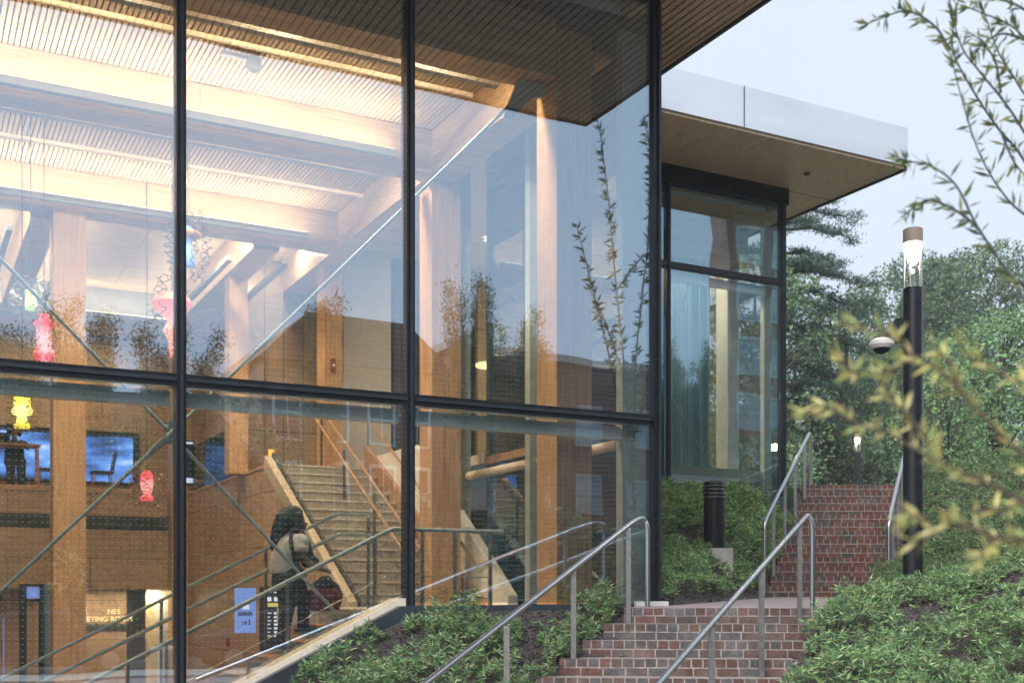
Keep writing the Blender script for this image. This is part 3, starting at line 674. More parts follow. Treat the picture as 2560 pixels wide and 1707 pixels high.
m = MB('B'); m.box((-14, 14.55, 2.10), (-2.0, 18.3, 2.16)); m.box((-2.0, 8.0, 2.04), (5.2, 18.3, 2.10)); bp('upper_floor', m, 'ply_panel_side')
m = MB('B'); m.box((-2.0, 8.02, -3.0), (-1.9, 14.59, 2.04)); bp('stair_side_wall', m, 'ply_panel_side')
m = MB('B'); m.box((-14, 0.15, -3.15), (5.2, 19, -3.0)); bp('lower_floor', m, 'concrete')
m = MB('B'); m.box((-0.69, 13.5, 2.1), (-0.4, 18.3, 6.1)); bp('rear_wall', m, 'ply_panel')
m = MB('B'); m.box((-1.85, 10.4, 2.1), (-0.45, 10.5, 6.1)); bp('tall_panel_wall', m, 'tall_panel')
m = MB('B'); m.box((-0.43, 8.95, 2.1), (0.45, 9.1, 6.1)); bp('grey_wall', m, 'grey_wall')
m = MB('B'); m.box((0.62, 9.2, 2.1), (1.05, 9.5, 6.1)); bp('dark_panel', m, 'charcoal')
m = MB('B'); m.box((-14.2, 0.1, -3), (-14, 19, 6.6)); bp('end_wall', m, 'ply_panel_side')
m = MB('B'); m.box((-14, 19, -3), (6, 19.2, 6.6)); bp('back_wall', m, 'grey_wall')
# lower lobby behind the opening
m = MB('B'); m.box((-14, 16.2, -3), (-2.9, 16.35, 0.15)); bp('lobby_wall', m, 'ply_panel')
m = MB('B'); m.box((-4.0, 16.16, -0.75), (-2.9, 16.195, -0.62)); bp('door_head', m, 'charcoal')
m = MB('B'); m.box((onv(366, 1500, 15.1)[0], 15.1, -3), (-1.9, 15.2, 0.15)); bp('yellow_wall', m, 'yellow_wall')
m = MB('B'); m.box((onv(392, 1500, 15.06)[0], 15.05, -3), (onv(428, 1500, 15.06)[0], 15.098, -0.08)); bp('lobby_door', m, 'white_wall')
m = MB('B'); m.box((-4.0, 14.81, 0.15), (-1.9, 16.2, 0.2)); bp('lobby_ceiling', m, 'white_wall')
# roof with deep overhang
m = MB('B'); m.box((-14.3, -3.5, 6.62), (1.2, 19.2, 7.17)); rf = bp('roof', m, 'fascia_metal')
m = MB('B'); m.box((-14.3, -3.46, 6.60), (1.16, 19.1, 6.617)); bp('soffit_backing', m, 'dark', rf)
m = MB('B'); u = -14.2
while u < 1.12:
    m.box((u, -3.44, 6.575), (min(u+0.075, 1.15), 19.0, 6.599)); u += 0.10
bp('soffit_slats', m, 'soffit_wood', rf)
m = MB('B'); m.box((1.162, -3.5, 6.55), (1.2, 19.1, 6.619)); m.box((-14.3, -3.5, 6.55), (1.161, -3.462, 6.619)); bp('drip_edge', m, 'fascia_edge', rf)
# cross bracing rods with a node plate
br = thing('cross_brace', 'teal steel cross bracing rods meeting at a node plate behind the glass', 'brace', (-5.07, 0.62, 1.5), 'B')
nd = (-5.07, 0.62, 1.506)
for q in ((-7.3, 0.62, 3.69), (-3.42, 0.62, -0.22), (-7.3, 0.62, -0.75)):
    m = MB('B'); m.tube([nd, q], 0.017, 10); mk('rod', m, 'teal_paint', br, smooth=True)
m = MB('B'); m.tube([nd, (-1.5, 0.62, 5.27)], 0.017, 10); mk('rod', m, 'teal_paint', br, smooth=True)
m = MB('B'); m.tube([(-5.3, 0.62, 1.27), (-5.22, 0.62, 1.35), (-5.0, 0.62, 1.57), (-4.93, 0.62, 1.64)], [0.017, 0.034, 0.034, 0.017], 10); mk('coupler', m, 'teal_paint', br, smooth=True)
m = MB('B'); m.prism([(-5.13, 1.40), (-4.97, 1.42), (-4.95, 1.66), (-5.0, 1.70), (-5.10, 1.6)], 1, 0.61, 0.63); mk('node_plate', m, 'teal_paint', br)
m = MB('B'); m.prism([(-1.08, 5.55), (-1.42, 5.55), (-1.60, 5.10), (-1.5, 5.08), (-1.28, 5.36), (-1.08, 5.42)], 1, 0.60, 0.64); mk('gusset_plate', m, 'teal_paint', br)

# ------------------------------------------------------------------ interior main staircase
st = thing('indoor_staircase', 'wide indoor staircase rising to the upper floor between a timber stringer and a white parapet', 'staircase', (-1.2, 4.2, -0.15), 'B')
ns = 14; v0, v1, z0, z1 = 4.18, 7.98, -0.12, 2.1
for k in range(ns):
    zt = z0+(z1-z0)*(k+1)/ns; va = v0+(v1-v0)*k/ns; vb = v0+(v1-v0)*(k+1)/ns
    m = MB('B'); m.box((-1.99, va, zt-0.19), (-0.42, vb+0.02, zt-0.028)); m.box((-1.99, va-0.03, zt-0.026), (-0.42, vb, zt)); sx_ = mk('step', m, 'stair_tread', st)
    m = MB('B'); m.box((-1.985, va-0.012, zt-0.16), (-0.425, va-0.003, zt-0.030)); mk('riser', m, 'stair_riser', sx_)
def slp(v, off): return z0+(z1-z0)*(v-v0)/(v1-v0)+off
m = MB('B'); m.prism([(4.0, slp(4.0, 0.14)), (8.0, slp(8.0, 0.14)), (8.0, slp(8.0, -0.08)), (4.0, slp(4.0, -0.08))], 0, -2.12, -2.0); mk('stringer', m, 'stringer_wood', st)
m = MB('B'); m.prism([(4.0, slp(4.0, 0.20)), (8.0, slp(8.0, 0.20)), (8.0, slp(8.0, 0.02)), (4.0, slp(4.0, 0.02))], 0, -1.995, -1.955); mk('stringer_edge', m, 'bark', st)
m = MB('B'); m.prism([(2.0, -3.0), (4.0, -3.0), (8.0, -3.0), (8.0, slp(8.0, -0.09)), (4.0, slp(4.0, -0.09)), (3.9, -0.35), (2.0, -0.35)], 0, -2.11, -2.01); mk('side_panel', m, 'ply_panel_side', st)
m = MB('B'); m.prism([(3.35, -0.15), (4.25, slp(4.25, 0.42)), (8.0, slp(8.0, 0.42)), (8.0, slp(8.0, -0.1)), (4.2, -0.15)], 0, -0.415, -0.35); mk('skirt', m, 'brown_rail', st)
m = MB('B'); m.prism([(2.91, -0.15), (2.91, 0.0), (6.0, 2.30), (8.6, 2.30), (8.6, 1.0), (4.2, -0.15)], 0, -0.345, -0.20); mk('parapet', m, 'white_wall', st)
def railtube(th, pts, r=0.022, mat='brown_rail', nm='handrail'): m = MB('B'); m.tube(pts, r, 10); mk(nm, m, mat, th, smooth=True)
railtube(st, [(-0.42, 8.0, slp(8.0, 0.95)), (-0.42, 3.9, slp(3.9, 0.85)), (-0.42, 3.7, slp(3.7, 0.80)), (-0.1, 2.6, 0.66)])
railtube(st, [(-1.15, 8.4, slp(8.0, 0.95)), (-1.15, 8.0, slp(8.0, 0.95)), (-1.15, 3.9, slp(3.9, 0.90))]); railtube(st, [(-1.28, 8.0, slp(8.0, 0.82)), (-1.28, 4.0, slp(4.0, 0.72))])
for v in (4.3, 5.5, 6.8, 7.9): m = MB('B'); m.box((-1.20, v, slp(v, 0)), (-1.17, v+0.03, slp(v, 0.85))); mk('baluster', m, 'bark', st)
m = MB('B'); m.box((-0.35, 8.0, 2.1), (-0.32, 8.02, 3.1)); m.box((0.3, 8.0, 2.1), (0.33, 8.02, 3.1)); m.box((-0.32, 8.0, 2.2), (0.3, 8.02, 2.23)); m.box((-0.32, 8.0, 3.06), (1.2, 8.02, 3.1)); mk('guard_rail', m, 'steel_flat', st)

# ------------------------------------------------------------------ stair down along the glass
sd_ = thing('indoor_stair_along_glass', 'timber indoor stair descending along the glass wall with concrete risers', 'staircase', (-4.0, 1.0, -0.6), 'B')
m = MB('B'); m.box((-3.05, 0.26, -0.35), (-0.35, 4.1, -0.15)); mk('landing', m, 'stair_tread', sd_)
for k in range(17):
    zt = -0.15-0.16*(k+1); ua = -3.05-0.32*k
    m = MB('B'); m.box((ua-0.32, 0.27, zt-0.05), (ua+0.03, 1.9, zt)); s_ = mk('step', m, 'timber', sd_)
    m = MB('B'); m.box((ua-0.02, 0.30, zt+0.001), (ua+0.02, 1.88, zt+0.109)); mk('riser', m, 'concrete_blue', s_)
def dz(u, off): return -0.15+0.5*(min(u, -3.05)+3.05)+off
def dwn(th, v, off, flat_to, r=0.02, mat='teal_paint'):
    railtube(th, [(-8.6, v, dz(-8.6, off)), (-3.15, v, dz(-3.15, off)), (-2.98, v, dz(-3.05, off)+0.03), (flat_to, v, dz(-3, off)+0.03)], r, mat, 'handrail')
gr = thing('guard_rail', 'olive steel guard rail nearest the glass along the descending stair, behind the bamboo', 'railing', (-3.1, 0.32, -0.1), 'B', group='steel guard rails of the indoor stair')
dwn(gr, 0.32, 0.78, -1.75, 0.022, 'fin_paint')
for u in (-6.4, -5.17, -4.05, -3.17, -2.66, -2.3, -1.9):
    m = MB('B'); m.box((u-0.013, 0.30, dz(u, -0.05)), (u+0.013, 0.34, dz(u, 0.77)+0.02)); mk('post', m, 'steel_flat', gr)
for o_ in (0.12, 0.34):
    m = MB('B'); m.tube([(-8.6, 0.32, dz(-8.6, o_)), (-3.05, 0.32, dz(-3.05, o_)), (-1.9, 0.32, dz(-3, o_))], 0.006, 6); mk('cable', m, 'steel', gr)
gr = thing('guard_rail', 'pale steel guard rail on the far side of the descending stair, behind the bending person', 'railing', (-3.1, 1.95, -0.1), 'B', group='steel guard rails of the indoor stair')
dwn(gr, 1.95, 1.03, -2.6, 0.018); dwn(gr, 1.90, 0.80, -2.6, 0.022, 'fin_paint')
for u in (-6.2, -4.9, -3.8, -2.62):
    m = MB('B'); m.box((u-0.013, 1.93, dz(u, -0.05)), (u+0.013, 1.97, dz(u, 1.02))); mk('post', m, 'steel_flat', gr)

# ================================================================== GLASS WING (second volume)
wg = thing('glass_wing', 'taller glass wing beyond the corner with dark frames, curtains and a broad roof', 'building', (5.4, 4.24, 1.9), 'B')
def wp(name, mb, mat, parent=None, smooth=False): return mk(name, mb, mat, parent or wg, smooth)
WZ = 5.07; VW = 4.24
wu = [0.10, 0.95, 3.10, 5.36]
for i in range(3):
    a, b = wu[i]+0.035, wu[i+1]-0.035
    m = MB('B'); m.box((a, VW-0.006, 1.6), (b, VW+0.006, WZ-0.04)); wp('glass_pane', m, 'wing_glass_coated')
    m = MB('B'); m.box((a, VW-0.006, WZ+0.04), (b, VW+0.006, 6.32)); wp('glass_pane', m, 'wing_glass_coated')
    m = MB('B'); m.box((a, VW-0.05, WZ-0.045), (b, VW+0.08, WZ+0.045)); wp('transom', m, 'black_metal')
    m = MB('B'); m.box((a+0.02, VW+0.085, WZ-0.20), (b-0.22, VW+0.16, WZ-0.07)); wp('blind_box', m, 'blind_box')
    m = MB('B'); m.box((a+0.02, VW+0.085, 6.17), (b-0.22, VW+0.16, 6.27)); wp('blind_box', m, 'fin_paint')
for u in wu[:-1]:
    m = MB('B'); m.box((u-0.034, VW-0.055, 1.2), (u+0.034, VW+0.12, 6.35)); q = wp('mullion', m, 'black_metal')
    m = MB('B'); m.box((u-0.01, VW-0.075, 1.2), (u+0.01, VW-0.0553, 6.35)); wp('cap', m, 'frame_face', q)
m = MB('B'); m.box((5.33, VW-0.055, 1.2), (5.41, VW+0.08, 6.35)); wp('corner_mullion', m, 'black_metal')
m = MB('B'); m.box((0.06, VW-0.09, 6.32), (5.44, VW+0.08, 6.58)); wp('head_band', m, 'black_metal')
m = MB('B'); m.box((0.06, VW-0.09, 1.0), (5.44, VW+0.1, 1.6)); wp('base_band', m, 'base_metal')
for (a, b) in ((VW+0.1, 6.6), (6.68, 9.2)):
    m = MB('B'); m.box((5.385, a, 1.6), (5.395, b, 6.32)); wp('side_glass', m, 'clear_glass')
m = MB('B'); m.box((5.35, 6.6, 1.4), (5.41, 6.68, 6.35)); wp('mullion', m, 'black_metal')
m = MB('B'); m.box((5.37, VW+0.1, WZ-0.045), (5.42, 6.595, WZ+0.045)); wp('transom', m, 'black_metal')
m = MB('B'); m.box((5.34, VW+0.09, 6.32), (5.44, 9.2, 6.58)); wp('head_band', m, 'black_metal')
m = MB('B'); m.box((0.1, 4.5, 1.9), (5.36, 8.0, 2.04)); wp('floor', m, 'stair_tread')
m = MB('B'); m.box((-0.05, 4.3, 6.13), (5.34, 9.2, 6.19)); wp('ceiling', m, 'slat_wood')
m = MB('B'); m.box((5.30, 9.3, 1.5), (5.42, 19, 6.6)); wp('side_wall', m, 'tall_panel')
m = MB('B'); m.box((2.3, 9.2, 2.04), (3.9, 9.3, 6.3)); wp('rear_wall', m, 'tall_panel')
m = MB('B'); m.box((4.86, 5.0, 2.04), (5.10, 5.3, 6.1)); wp('post', m, 'fin_paint')
m = MB('B'); m.box((5.18, 4.45, 1.7), (5.33, 4.55, 6.2)); wp('fin', m, 'fin_paint')
m = MB('B'); m.box((1.2, 4.62, 5.35), (4.8, 5.0, 6.2)); wp('beam', m, 'timber_beam')
m = MB('B'); m.box((4.5, 4.4, 5.55), (4.8, 9.2, 6.12)); wp('beam', m, 'timber_beam')
m = MB('B'); m.tube([(3.14, 4.34, 4.0), (3.14+1.05, 4.34, 5.9)], 0.010, 6); m.tube([(3.14, 4.34, 3.25), (4.2, 4.34, 1.75)], 0.010, 6); wp('tie_rod', m, 'white_trim')
m = MB('B'); m.prism([(1.25, 2.6), (6.45, 2.6), (6.45, 19), (1.25, 19)], 2, 6.62, 7.2); rf = wp('roof', m, 'fascia_metal')
m = MB('B'); m.box((1.27, 2.64, 6.58), (6.41, 18.9, 6.617)); wp('soffit', m, 'soffit_ply', rf)
m = MB('B'); m.box((6.412, 2.62, 6.55), (6.45, 19, 6.618)); wp('drip_edge', m, 'fascia_edge', rf)
m = MB('B'); m.box((3.255, 2.59, 6.62), (3.267, 2.598, 7.2)); wp('fascia_joint', m, 'base_metal', rf)
m = MB('B'); m.lathe([(0.05, 0), (0.05, 0.02), (0.03, 0.03)], (5.2, 3.47, 6.55), 16); wp('sprinkler', m, 'oxblood', rf)
# curtain with folds
cu = thing('curtain', 'long pleated blue grey curtain hanging behind the wing glass', 'curtain', (3.9, 4.75, 2.05), 'B')
def curtain(u0, u1, vc, z0, z1):
    m = MB('B'); n = 150; vs = []; fs = []
    for i in range(n+1):
        u = u0+(u1-u0)*i/n; ph = i*0.27+0.9*math.sin(i*0.11)
        for j, z in enumerate((z0, (z0+z1)/2, z1)):
            vs.append((u, vc+0.09*math.sin(ph)*(1.1-0.15*j)+0.01*math.sin(i*1.7), z))
    for i in range(n):
        for j in range(2): fs.append((i*3+j, (i+1)*3+j, (i+1)*3+j+1, i*3+j+1))
    m._add(vs, fs); return m
mk('curtain_cloth', curtain(3.14, 4.35, 4.75, 2.05, 5.9), 'curtain', cu, smooth=True)
m = MB('B'); m.tube([(3.05, 4.75, 5.93), (4.5, 4.75, 5.93)], 0.018, 8); mk('curtain_rod', m, 'steel_flat', cu)
cu = thing('curtain', 'narrow blue grey curtain hanging at the junction of hall and wing', 'curtain', (2.0, 4.9, 2.05), 'B')
mk('curtain_cloth', curtain(2.3, 3.05, 4.9, 2.05, 4.7), 'curtain', cu, smooth=True)

# ================================================================== INTERIOR LIGHT FITTINGS
def linear(label, u0, u1, v, z, power, hang=0.45, up=True):
    t = thing('linear_light', label, 'light fitting', ((u0+u1)/2, v, z), 'B', group='linear uplights hung along the beams')
    m = MB('B'); m.box((u0, v-0.05, z-0.045), (u1, v+0.05, z+0.045)); mk('housing', m, 'grey_paint', t)
    m = MB('B'); m.box((u0+0.02, v-0.035, z+0.0453), (u1-0.02, v+0.035, z+0.052)); mk('diffuser', m, 'lamp_warm', t)
    m = MB('B'); u = u1-0.25
    while u > u0: m.tube([(u, v, z+0.05), (u, v, z+hang)], 0.004, 5); u -= 2.2
    mk('hanger', m, 'steel', t)
    area(t, u0, u1, v, z+0.06, power, up)
linear('uplight bar just behind the front beam, ending near the corner post', -12, -1.45, 1.05, 5.66, 110, 0.45)
linear('long grey uplight bar in front of the second beam, ending short of the girder', -12, -1.74, 3.34, 5.60, 150)
linear('grey uplight bar behind the second ceiling beam', -12, -1.60, 4.22, 5.66, 85)
linear('grey uplight bar in front of the third beam above the tall timber post', -12, -1.69, 7.04, 5.58, 150)
linear('uplight bar high on the rear ledge under the plywood ceiling', -12, -2.5, 13.5, 5.50, 45)
def linear_v(label, u, v0, v1, z, power):
    t = thing('linear_light', label, 'light fitting', (u, (v0+v1)/2, z), 'B', group='linear uplights hung along the beams')
    m = MB('B'); m.box((u-0.045, v0, z-0.04), (u+0.045, v1, z+0.04)); mk('housing', m, 'grey_paint', t)
    m = MB('B'); m.box((u-0.03, v0+.02, z+0.0403), (u+0.03, v1-.02, z+0.047)); mk('diffuser', m, 'lamp_warm', t)
    area(t, v0, v1, u, z+0.055, power, True, axis='v')
linear_v('slim uplight bar left of the rear timber beam seen behind the coral lantern', -2.62, 8.2, 13.2, 5.42, 22)
linear_v('slim uplight bar right of the rear timber beam seen behind the coral lantern', -1.72, 8.2, 13.2, 5.42, 22)
linear_v('slim uplight bar beside the dark slanting beam left of the tall post', -4.98, 8.2, 13.2, 5.42, 24)
linear_v('slim uplight bar at the left picture edge beyond the dark slanting beam', -5.88, 8.2, 13.2, 5.42, 24)
for i, (v, z) in enumerate(((2.0, 5.92), (5.7, 5.86))):
    t = thing('ceiling_pipe', ('timber coloured sprinkler pipe under the first slatted ceiling bay', 'lilac lit sprinkler pipe under the second slatted ceiling bay')[i], 'pipe', (-5, v, z), 'B')
    m = MB('B'); m.tube([(-12, v, z), (-1.3, v, z)], 0.035, 10); mk('pipe', m, 'sill_stone', t, smooth=True)
    for u in (-2.0, -4.0, -6.0):
        m = MB('B'); m.tube([(u, v, z), (u, v, 6.12)], 0.006, 6); mk('hanger', m, 'steel', t)
def downlight(label, u, v, z, p, grp, rs=1.0):
    t = thing('ceiling_downlight', label, 'downlight', (u, v, z), 'B', group=grp)
    m = MB('B'); m.lathe([(0.055, 0), (0.07, 0), (0.07, 0.02), (0.055, 0.02)], (u, v, z-0.02), 20, cap=False); mk('trim', m, 'white_trim', t)
    m = MB('B'); m.lathe([(0.054, 0), (0.054, 0.006)], (u, v, z-0.008), 20); mk('lens', m, 'downlight', t)
    area(t, u-0.08, u+0.08, v, z-0.025, p, False, (1, 0.80, 0.54), 0.16)
for u, lb in ((-6.5, 'left'), (-4.4, 'middle'), (-3.0, 'right')):
    downlight('%s recessed downlight over the mezzanine' % lb, u, 16.6, 6.10, 60, 'downlights over the mezzanine')
for u, v, lb in ((-1.2, 9.2, 'recessed downlight over the top of the indoor stairs'), (1.6, 7.4, 'recessed downlight near the disc lamp')): downlight(lb, u, v, 6.10, 45, 'downlights over the stair head')
for u, lb in ((-3.8, 'left'), (-2.9, 'right')): downlight('%s recessed downlight in the lobby ceiling above the meeting room door' % lb, u, 15.5, 0.15, 26, 'downlights over the meeting room door')
for v, nm in ((0.98, 'front'), (4.42, 'second')):  # added fill lights for the atrium, kept out of view behind the beams
    for u, sd3 in ((-7.6, 'far left'), (-5.6, 'left'), (-3.9, 'middle'), (-2.3, 'right')):
        downlight('%s added fill downlight hidden behind the %s beam' % (sd3, nm), u, v, 6.10, 120 if v < 1 else 105, 'added fill downlights hidden behind the ceiling beams')
for u, sd3 in ((-6.5, 'left'), (-4.2, 'middle'), (-3.0, 'right')):  # more added fill lights, out of view behind the third beam
    downlight('%s added fill downlight in the plywood ceiling behind the third beam' % sd3, u, 8.05, 6.10, 100, 'added fill downlights in the plywood ceiling')
downlight('added downlight backlighting the wing curtain', 3.75, 5.6, 6.12, 85, 'added fill downlights in the wing')  # both wing downlights are added to bring out the curtain folds and interior
downlight('added fill downlight deeper inside the wing', 4.9, 6.8, 6.12, 50, 'added fill downlights in the wing')
t = thing('disc_ceiling_lamp', 'glowing yellow green disc lamp seen through the right glass bay', 'ceiling lamp', (2.05, 8.0, 4.1), 'B')
m = MB('B'); m.lathe([(0.02, 0.02), (0.30, 0.0), (0.31, 0.02), (0.30, 0.045), (0.02, 0.06)], (2.0, 8.0, 4.06), 36); mk('disc', m, 'disc_lamp', t, smooth=True)
m = MB('B'); m.tube([(2.0, 8.0, 4.12), (2.0, 8.0, 6.1)], 0.006, 6); mk('cord', m, 'cord', t)
point(t, P(2.0, 8.0, 3.95), 10)
downlight('recessed downlight washing the yellow lobby wall', -2.55, 14.93, 0.15, 22, 'downlights over the meeting room door')
# pendant wire lanterns
def lantern(label, u, v, zt, zb, prof, c, s, curl, wire='wire', ncurl=5, cr=0.16):
    h = zt-zb
    t = thing('wire_lantern', label, 'pendant lamp', (u, v, zb), 'B', group='coloured wire lanterns hung in the atrium')
    mt = lantern_mat('lantern_glass', c, s)
    m = MB('B'); m.lathe([(r*h, q*h) for r, q in prof], (u, v, zb), 26); mk('shade', m, mt, t, smooth=True)
    m = MB('B'); m.tube([(u, v, zt-0.02), (u, v, 6.1)], 0.006, 6); mk('cord', m, 'cord', t)
    rd = random.Random(int(abs(u*1000)+zb*100)); m = MB('B')
    for a in range(ncurl):
        an = 2*math.pi*a/ncurl+rd.uniform(-.3, .3); ox, oy = math.cos(an), math.sin(an); pts = []
        n = 46
        for i in range(n+1):
            s_ = i/n; z = zt+curl*h*0.35 - s_*(h*(1+0.6*curl))
            w_ = cr*(0.55+0.45*math.sin(math.pi*s_)) + 0.045*math.sin(i*1.15+a*2)
            tw = 0.05*math.cos(i*1.15+a)+0.02*math.sin(i*0.5)
            pts.append((u+ox*w_-oy*tw, v+oy*w_+ox*tw, z+0.022*math.sin(i*1.9+a)))
        m.tube(pts, 0.0062, 5)
    mk('wire_curls', m, wire, t)
    point(t, P(u, v, zb+h*0.45), 2.0*s, tuple(0.4+0.6*x for x in c), 0.04)
    return t
simple('sign_orange_glass', (0.85, 0.42, 0.12), None, 0.3)
LP1 = [(0.02, 0), (0.22, 0.0), (0.24, 0.08), (0.17, 0.16), (0.13, 0.35), (0.28, 0.42), (0.30, 0.52), (0.24, 0.62), (0.25, 0.85), (0.20, 0.97), (0.02, 1.0)]
LP2 = [(0.02, 0), (0.2, 0.02), (0.22, 0.10), (0.12, 0.22), (0.17, 0.35), (0.21, 0.6), (0.18, 0.85), (0.10, 0.98), (0.02, 1.0)]
LP3 = [(0.02, 0), (0.17, 0.03), (0.22, 0.12), (0.2, 0.24), (0.13, 0.31), (0.15, 0.45), (0.15, 0.7), (0.22, 0.8), (0.10, 0.88), (0.09, 0.98), (0.02, 1.0)]
LP4 = [(0.02, 0), (0.16, 0.03), (0.19, 0.15), (0.12, 0.4), (0.07, 0.6), (0.10, 0.75), (0.26, 0.8), (0.20, 0.9), (0.05, 1.0)]
LP5 = [(0.03, 0), (0.05, 0.25), (0.14, 0.4), (0.06, 0.55), (0.22, 0.68), (0.31, 0.82), (0.24, 0.94), (0.05, 1.0)]
LP6 = [(0.02, 0), (0.25, 0.02), (0.28, 0.3), (0.26, 0.6), (0.28, 0.9), (0.2, 1.0), (0.02, 1.0)]
lantern('bright yellow hooded lantern hanging low at the left edge', -5.936, 5.5, 2.55, 2.12, LP1, (1.0, 0.85, 0.10), 2.2, 0.5)
lantern('small lime green lantern in a nest of clear wire behind the rod', -5.833, 5.5, 3.88, 3.62, LP6, (0.55, 0.95, 0.25), 1.6, 1.6, 'steel', 7, 0.24)
lantern('tall pink and red lantern above the transom at the left', -5.676, 5.5, 3.60, 2.98, LP3, (1.0, 0.08, 0.10), 1.9, 0.3)
lantern('slender red lantern beside the big screen below the transom', -4.13, 7.0, 1.82, 1.37, LP2, (1.0, 0.10, 0.13), 1.8, 0.8, 'wire', 6, 0.22)
t = lantern('blue glass lantern with an orange collar half hidden by the left mullion', -3.864, 5.5, 4.98, 4.42, LP4, (0.16, 0.34, 0.80), 0.7, 1.1, 'bark', 7, 0.27)
m = MB('B'); m.lathe([(0.08, 0.40), (0.17, 0.42), (0.185, 0.45), (0.14, 0.49), (0.07, 0.50)], (-3.864, 5.5, 4.42), 24); mk('collar', m, 'sign_orange_glass', t, smooth=True)
lantern('coral petal lantern crossing the left mullion above the transom', -4.076, 5.5, 4.07, 3.20, LP5, (1.0, 0.22, 0.14), 1.2, 0.7, 'bark', 6, 0.25)
lantern('yellow lantern cut by the left picture edge beside the seated person', -6.42, 5.5, 1.86, 1.55, LP6, (0.95, 0.85, 0.10), 1.4, 0.5)

# ================================================================== INTERIOR FURNISHING, SIGNS, PEOPLE
t = thing('wall_screen', 'wide wall screen showing a blue abstract picture behind the mezzanine', 'screen', (-4, 18.2, 2.7), 'B')
m = MB('B'); m.box((-8.0, 18.22, 2.62), (-2.28, 18.29, 3.86)); mk('bezel', m, 'dark', t)
m = MB('B'); m.box((-7.95, 18.205, 2.68), (-2.42, 18.2195, 3.74)); mk('display', m, 'screen_photo', t)
t = thing('mezzanine_balustrade', 'low guard ledge along the mezzanine edge above the dark band', 'balustrade', (-5, 14.62, 2.1), 'B')
m = MB('B'); m.box((-13.8, 14.56, 2.161), (-2.02, 14.62, 2.20)); mk('ledge', m, 'timber', t)
m = MB('B'); m.box((-2.02, 8.3, 2.10), (-1.98, 14.6, 2.14)); mk('ledge', m, 'timber', t)
m = MB('B'); m.box((-1.995, 9.9, 2.141), (-1.985, 14.5, 3.05)); mk('glass_panel', m, 'clear_glass', t)
def chair(label, u, v, z, a=0.0):
    t = thing('cafe_chair', label, 'chair', (u, v, z), 'B', group='dark chairs on the mezzanine')
    m = MB('B'); m.box((u-0.22, v-0.22, z+0.43), (u+0.22, v+0.22, z+0.47)); mk('seat', m, 'charcoal', t)
    m = MB('B'); m.hexa([(u+0.19, v-0.2, z+0.48), (u+0.22, v-0.2, z+0.48), (u+0.22, v+0.2, z+0.48), (u+0.19, v+0.2, z+0.48), (u+0.26, v-0.2, z+0.88), (u+0.29, v-0.2, z+0.88), (u+0.29, v+0.2, z+0.88), (u+0.26, v+0.2, z+0.88)]); mk('backrest', m, 'bark', t)
    for a_ in (-1, 1):
        for b_ in (-1, 1):
            m = MB('B'); m.tube([(u+a_*0.19, v+b_*0.19, z), (u+a_*0.17, v+b_*0.17, z+0.43)], 0.014, 8); mk('leg', m, 'timber', t)
chair('dark chair with its back to the right, left of the slender red lantern', -3.52, 15.5, 2.16)
chair('dark chair beside the desk left of the tall timber post', -4.6, 15.4, 2.16)
t = thing('counter_table', 'high timber table where a person sits on the mezzanine', 'table', (-5.3, 15.2, 2.16), 'B')
m = MB('B'); m.box((-5.85, 14.95, 3.03), (-4.78, 15.45, 3.07)); mk('tabletop', m, 'timber', t)
for u in (-5.8, -4.83):
    for v in (15.0, 15.4): m = MB('B'); m.box((u-0.02, v-0.02, 2.16), (u+0.02, v+0.02, 3.029)); mk('leg', m, 'timber', t)
t = thing('laptop', 'small open laptop on the high mezzanine table', 'laptop', (-5.5, 15.2, 3.07), 'B')
m = MB('B'); m.box((-5.66, 15.06, 3.071), (-5.36, 15.28, 3.085)); mk('keyboard_deck', m, 'grey_paint', t)
m = MB('B'); m.hexa([(-5.66, 15.05, 3.086), (-5.36, 15.05, 3.086), (-5.36, 15.06, 3.086), (-5.66, 15.06, 3.086), (-5.66, 14.98, 3.27), (-5.36, 14.98, 3.27), (-5.36, 14.99, 3.27), (-5.66, 14.99, 3.27)]); mk('lid', m, 'charcoal', t)

def blob(name, mb, mat, parent, vox=0.012, sm=6):
    o = mk(name, mb, mat, parent, smooth=True)
    r = o.modifiers.new('remesh', 'REMESH'); r.mode = 'VOXEL'; r.voxel_size = vox; r.use_smooth_shade = True
    s = o.modifiers.new('smooth', 'SMOOTH'); s.factor = 0.5; s.iterations = sm
    return o
# bending person on the stair (pixel picture unrolled on the plane v = 1)
def Q(px, py, dv=0.0):
    u = -3.86+(px-715)*0.00417; z = 0.855-(py-1275)*0.00404
    return (u, 1.0+dv, z)
pr = thing('person', 'person with long dark hair bending over a dark bag on the indoor stair', 'person', (-3.8, 1.0, -0.5), 'B')
m = MB('B')
# skin: head, neck, arms, hands
hd = Q(742, 1300)
m.ball(hd, (0.085, 0.075, 0.105), 20, 14); m.ball((hd[0]+0.05, hd[1]-0.0, hd[2]-0.05), (0.05, 0.05, 0.055), 14, 10)
m.ball((hd[0]+0.098, hd[1], hd[2]-0.028), (0.018, 0.014, 0.02), 10, 6)      # nose
m.ball((hd[0]+0.088, hd[1], hd[2]-0.068), (0.014, 0.024, 0.009), 10, 6)     # mouth
for s_ in (-1, 1): m.ball((hd[0]-0.005, hd[1]+s_*0.077, hd[2]-0.02), (0.016, 0.01, 0.028), 8, 6)  # ears
m.tube([Q(738, 1322), Q(734, 1345)], [0.045, 0.052], 12)
m.ball(Q(722, 1385), (0.12, 0.15, 0.2), 16, 10)
m.tube([Q(735, 1345, -.02), Q(738, 1352, -0.19), Q(741, 1388, -0.21), Q(750, 1402, -0.2), Q(778, 1414, -0.14), Q(800, 1420, -0.10)], [0.06, 0.056, 0.045, 0.042, 0.034, 0.026], 12)
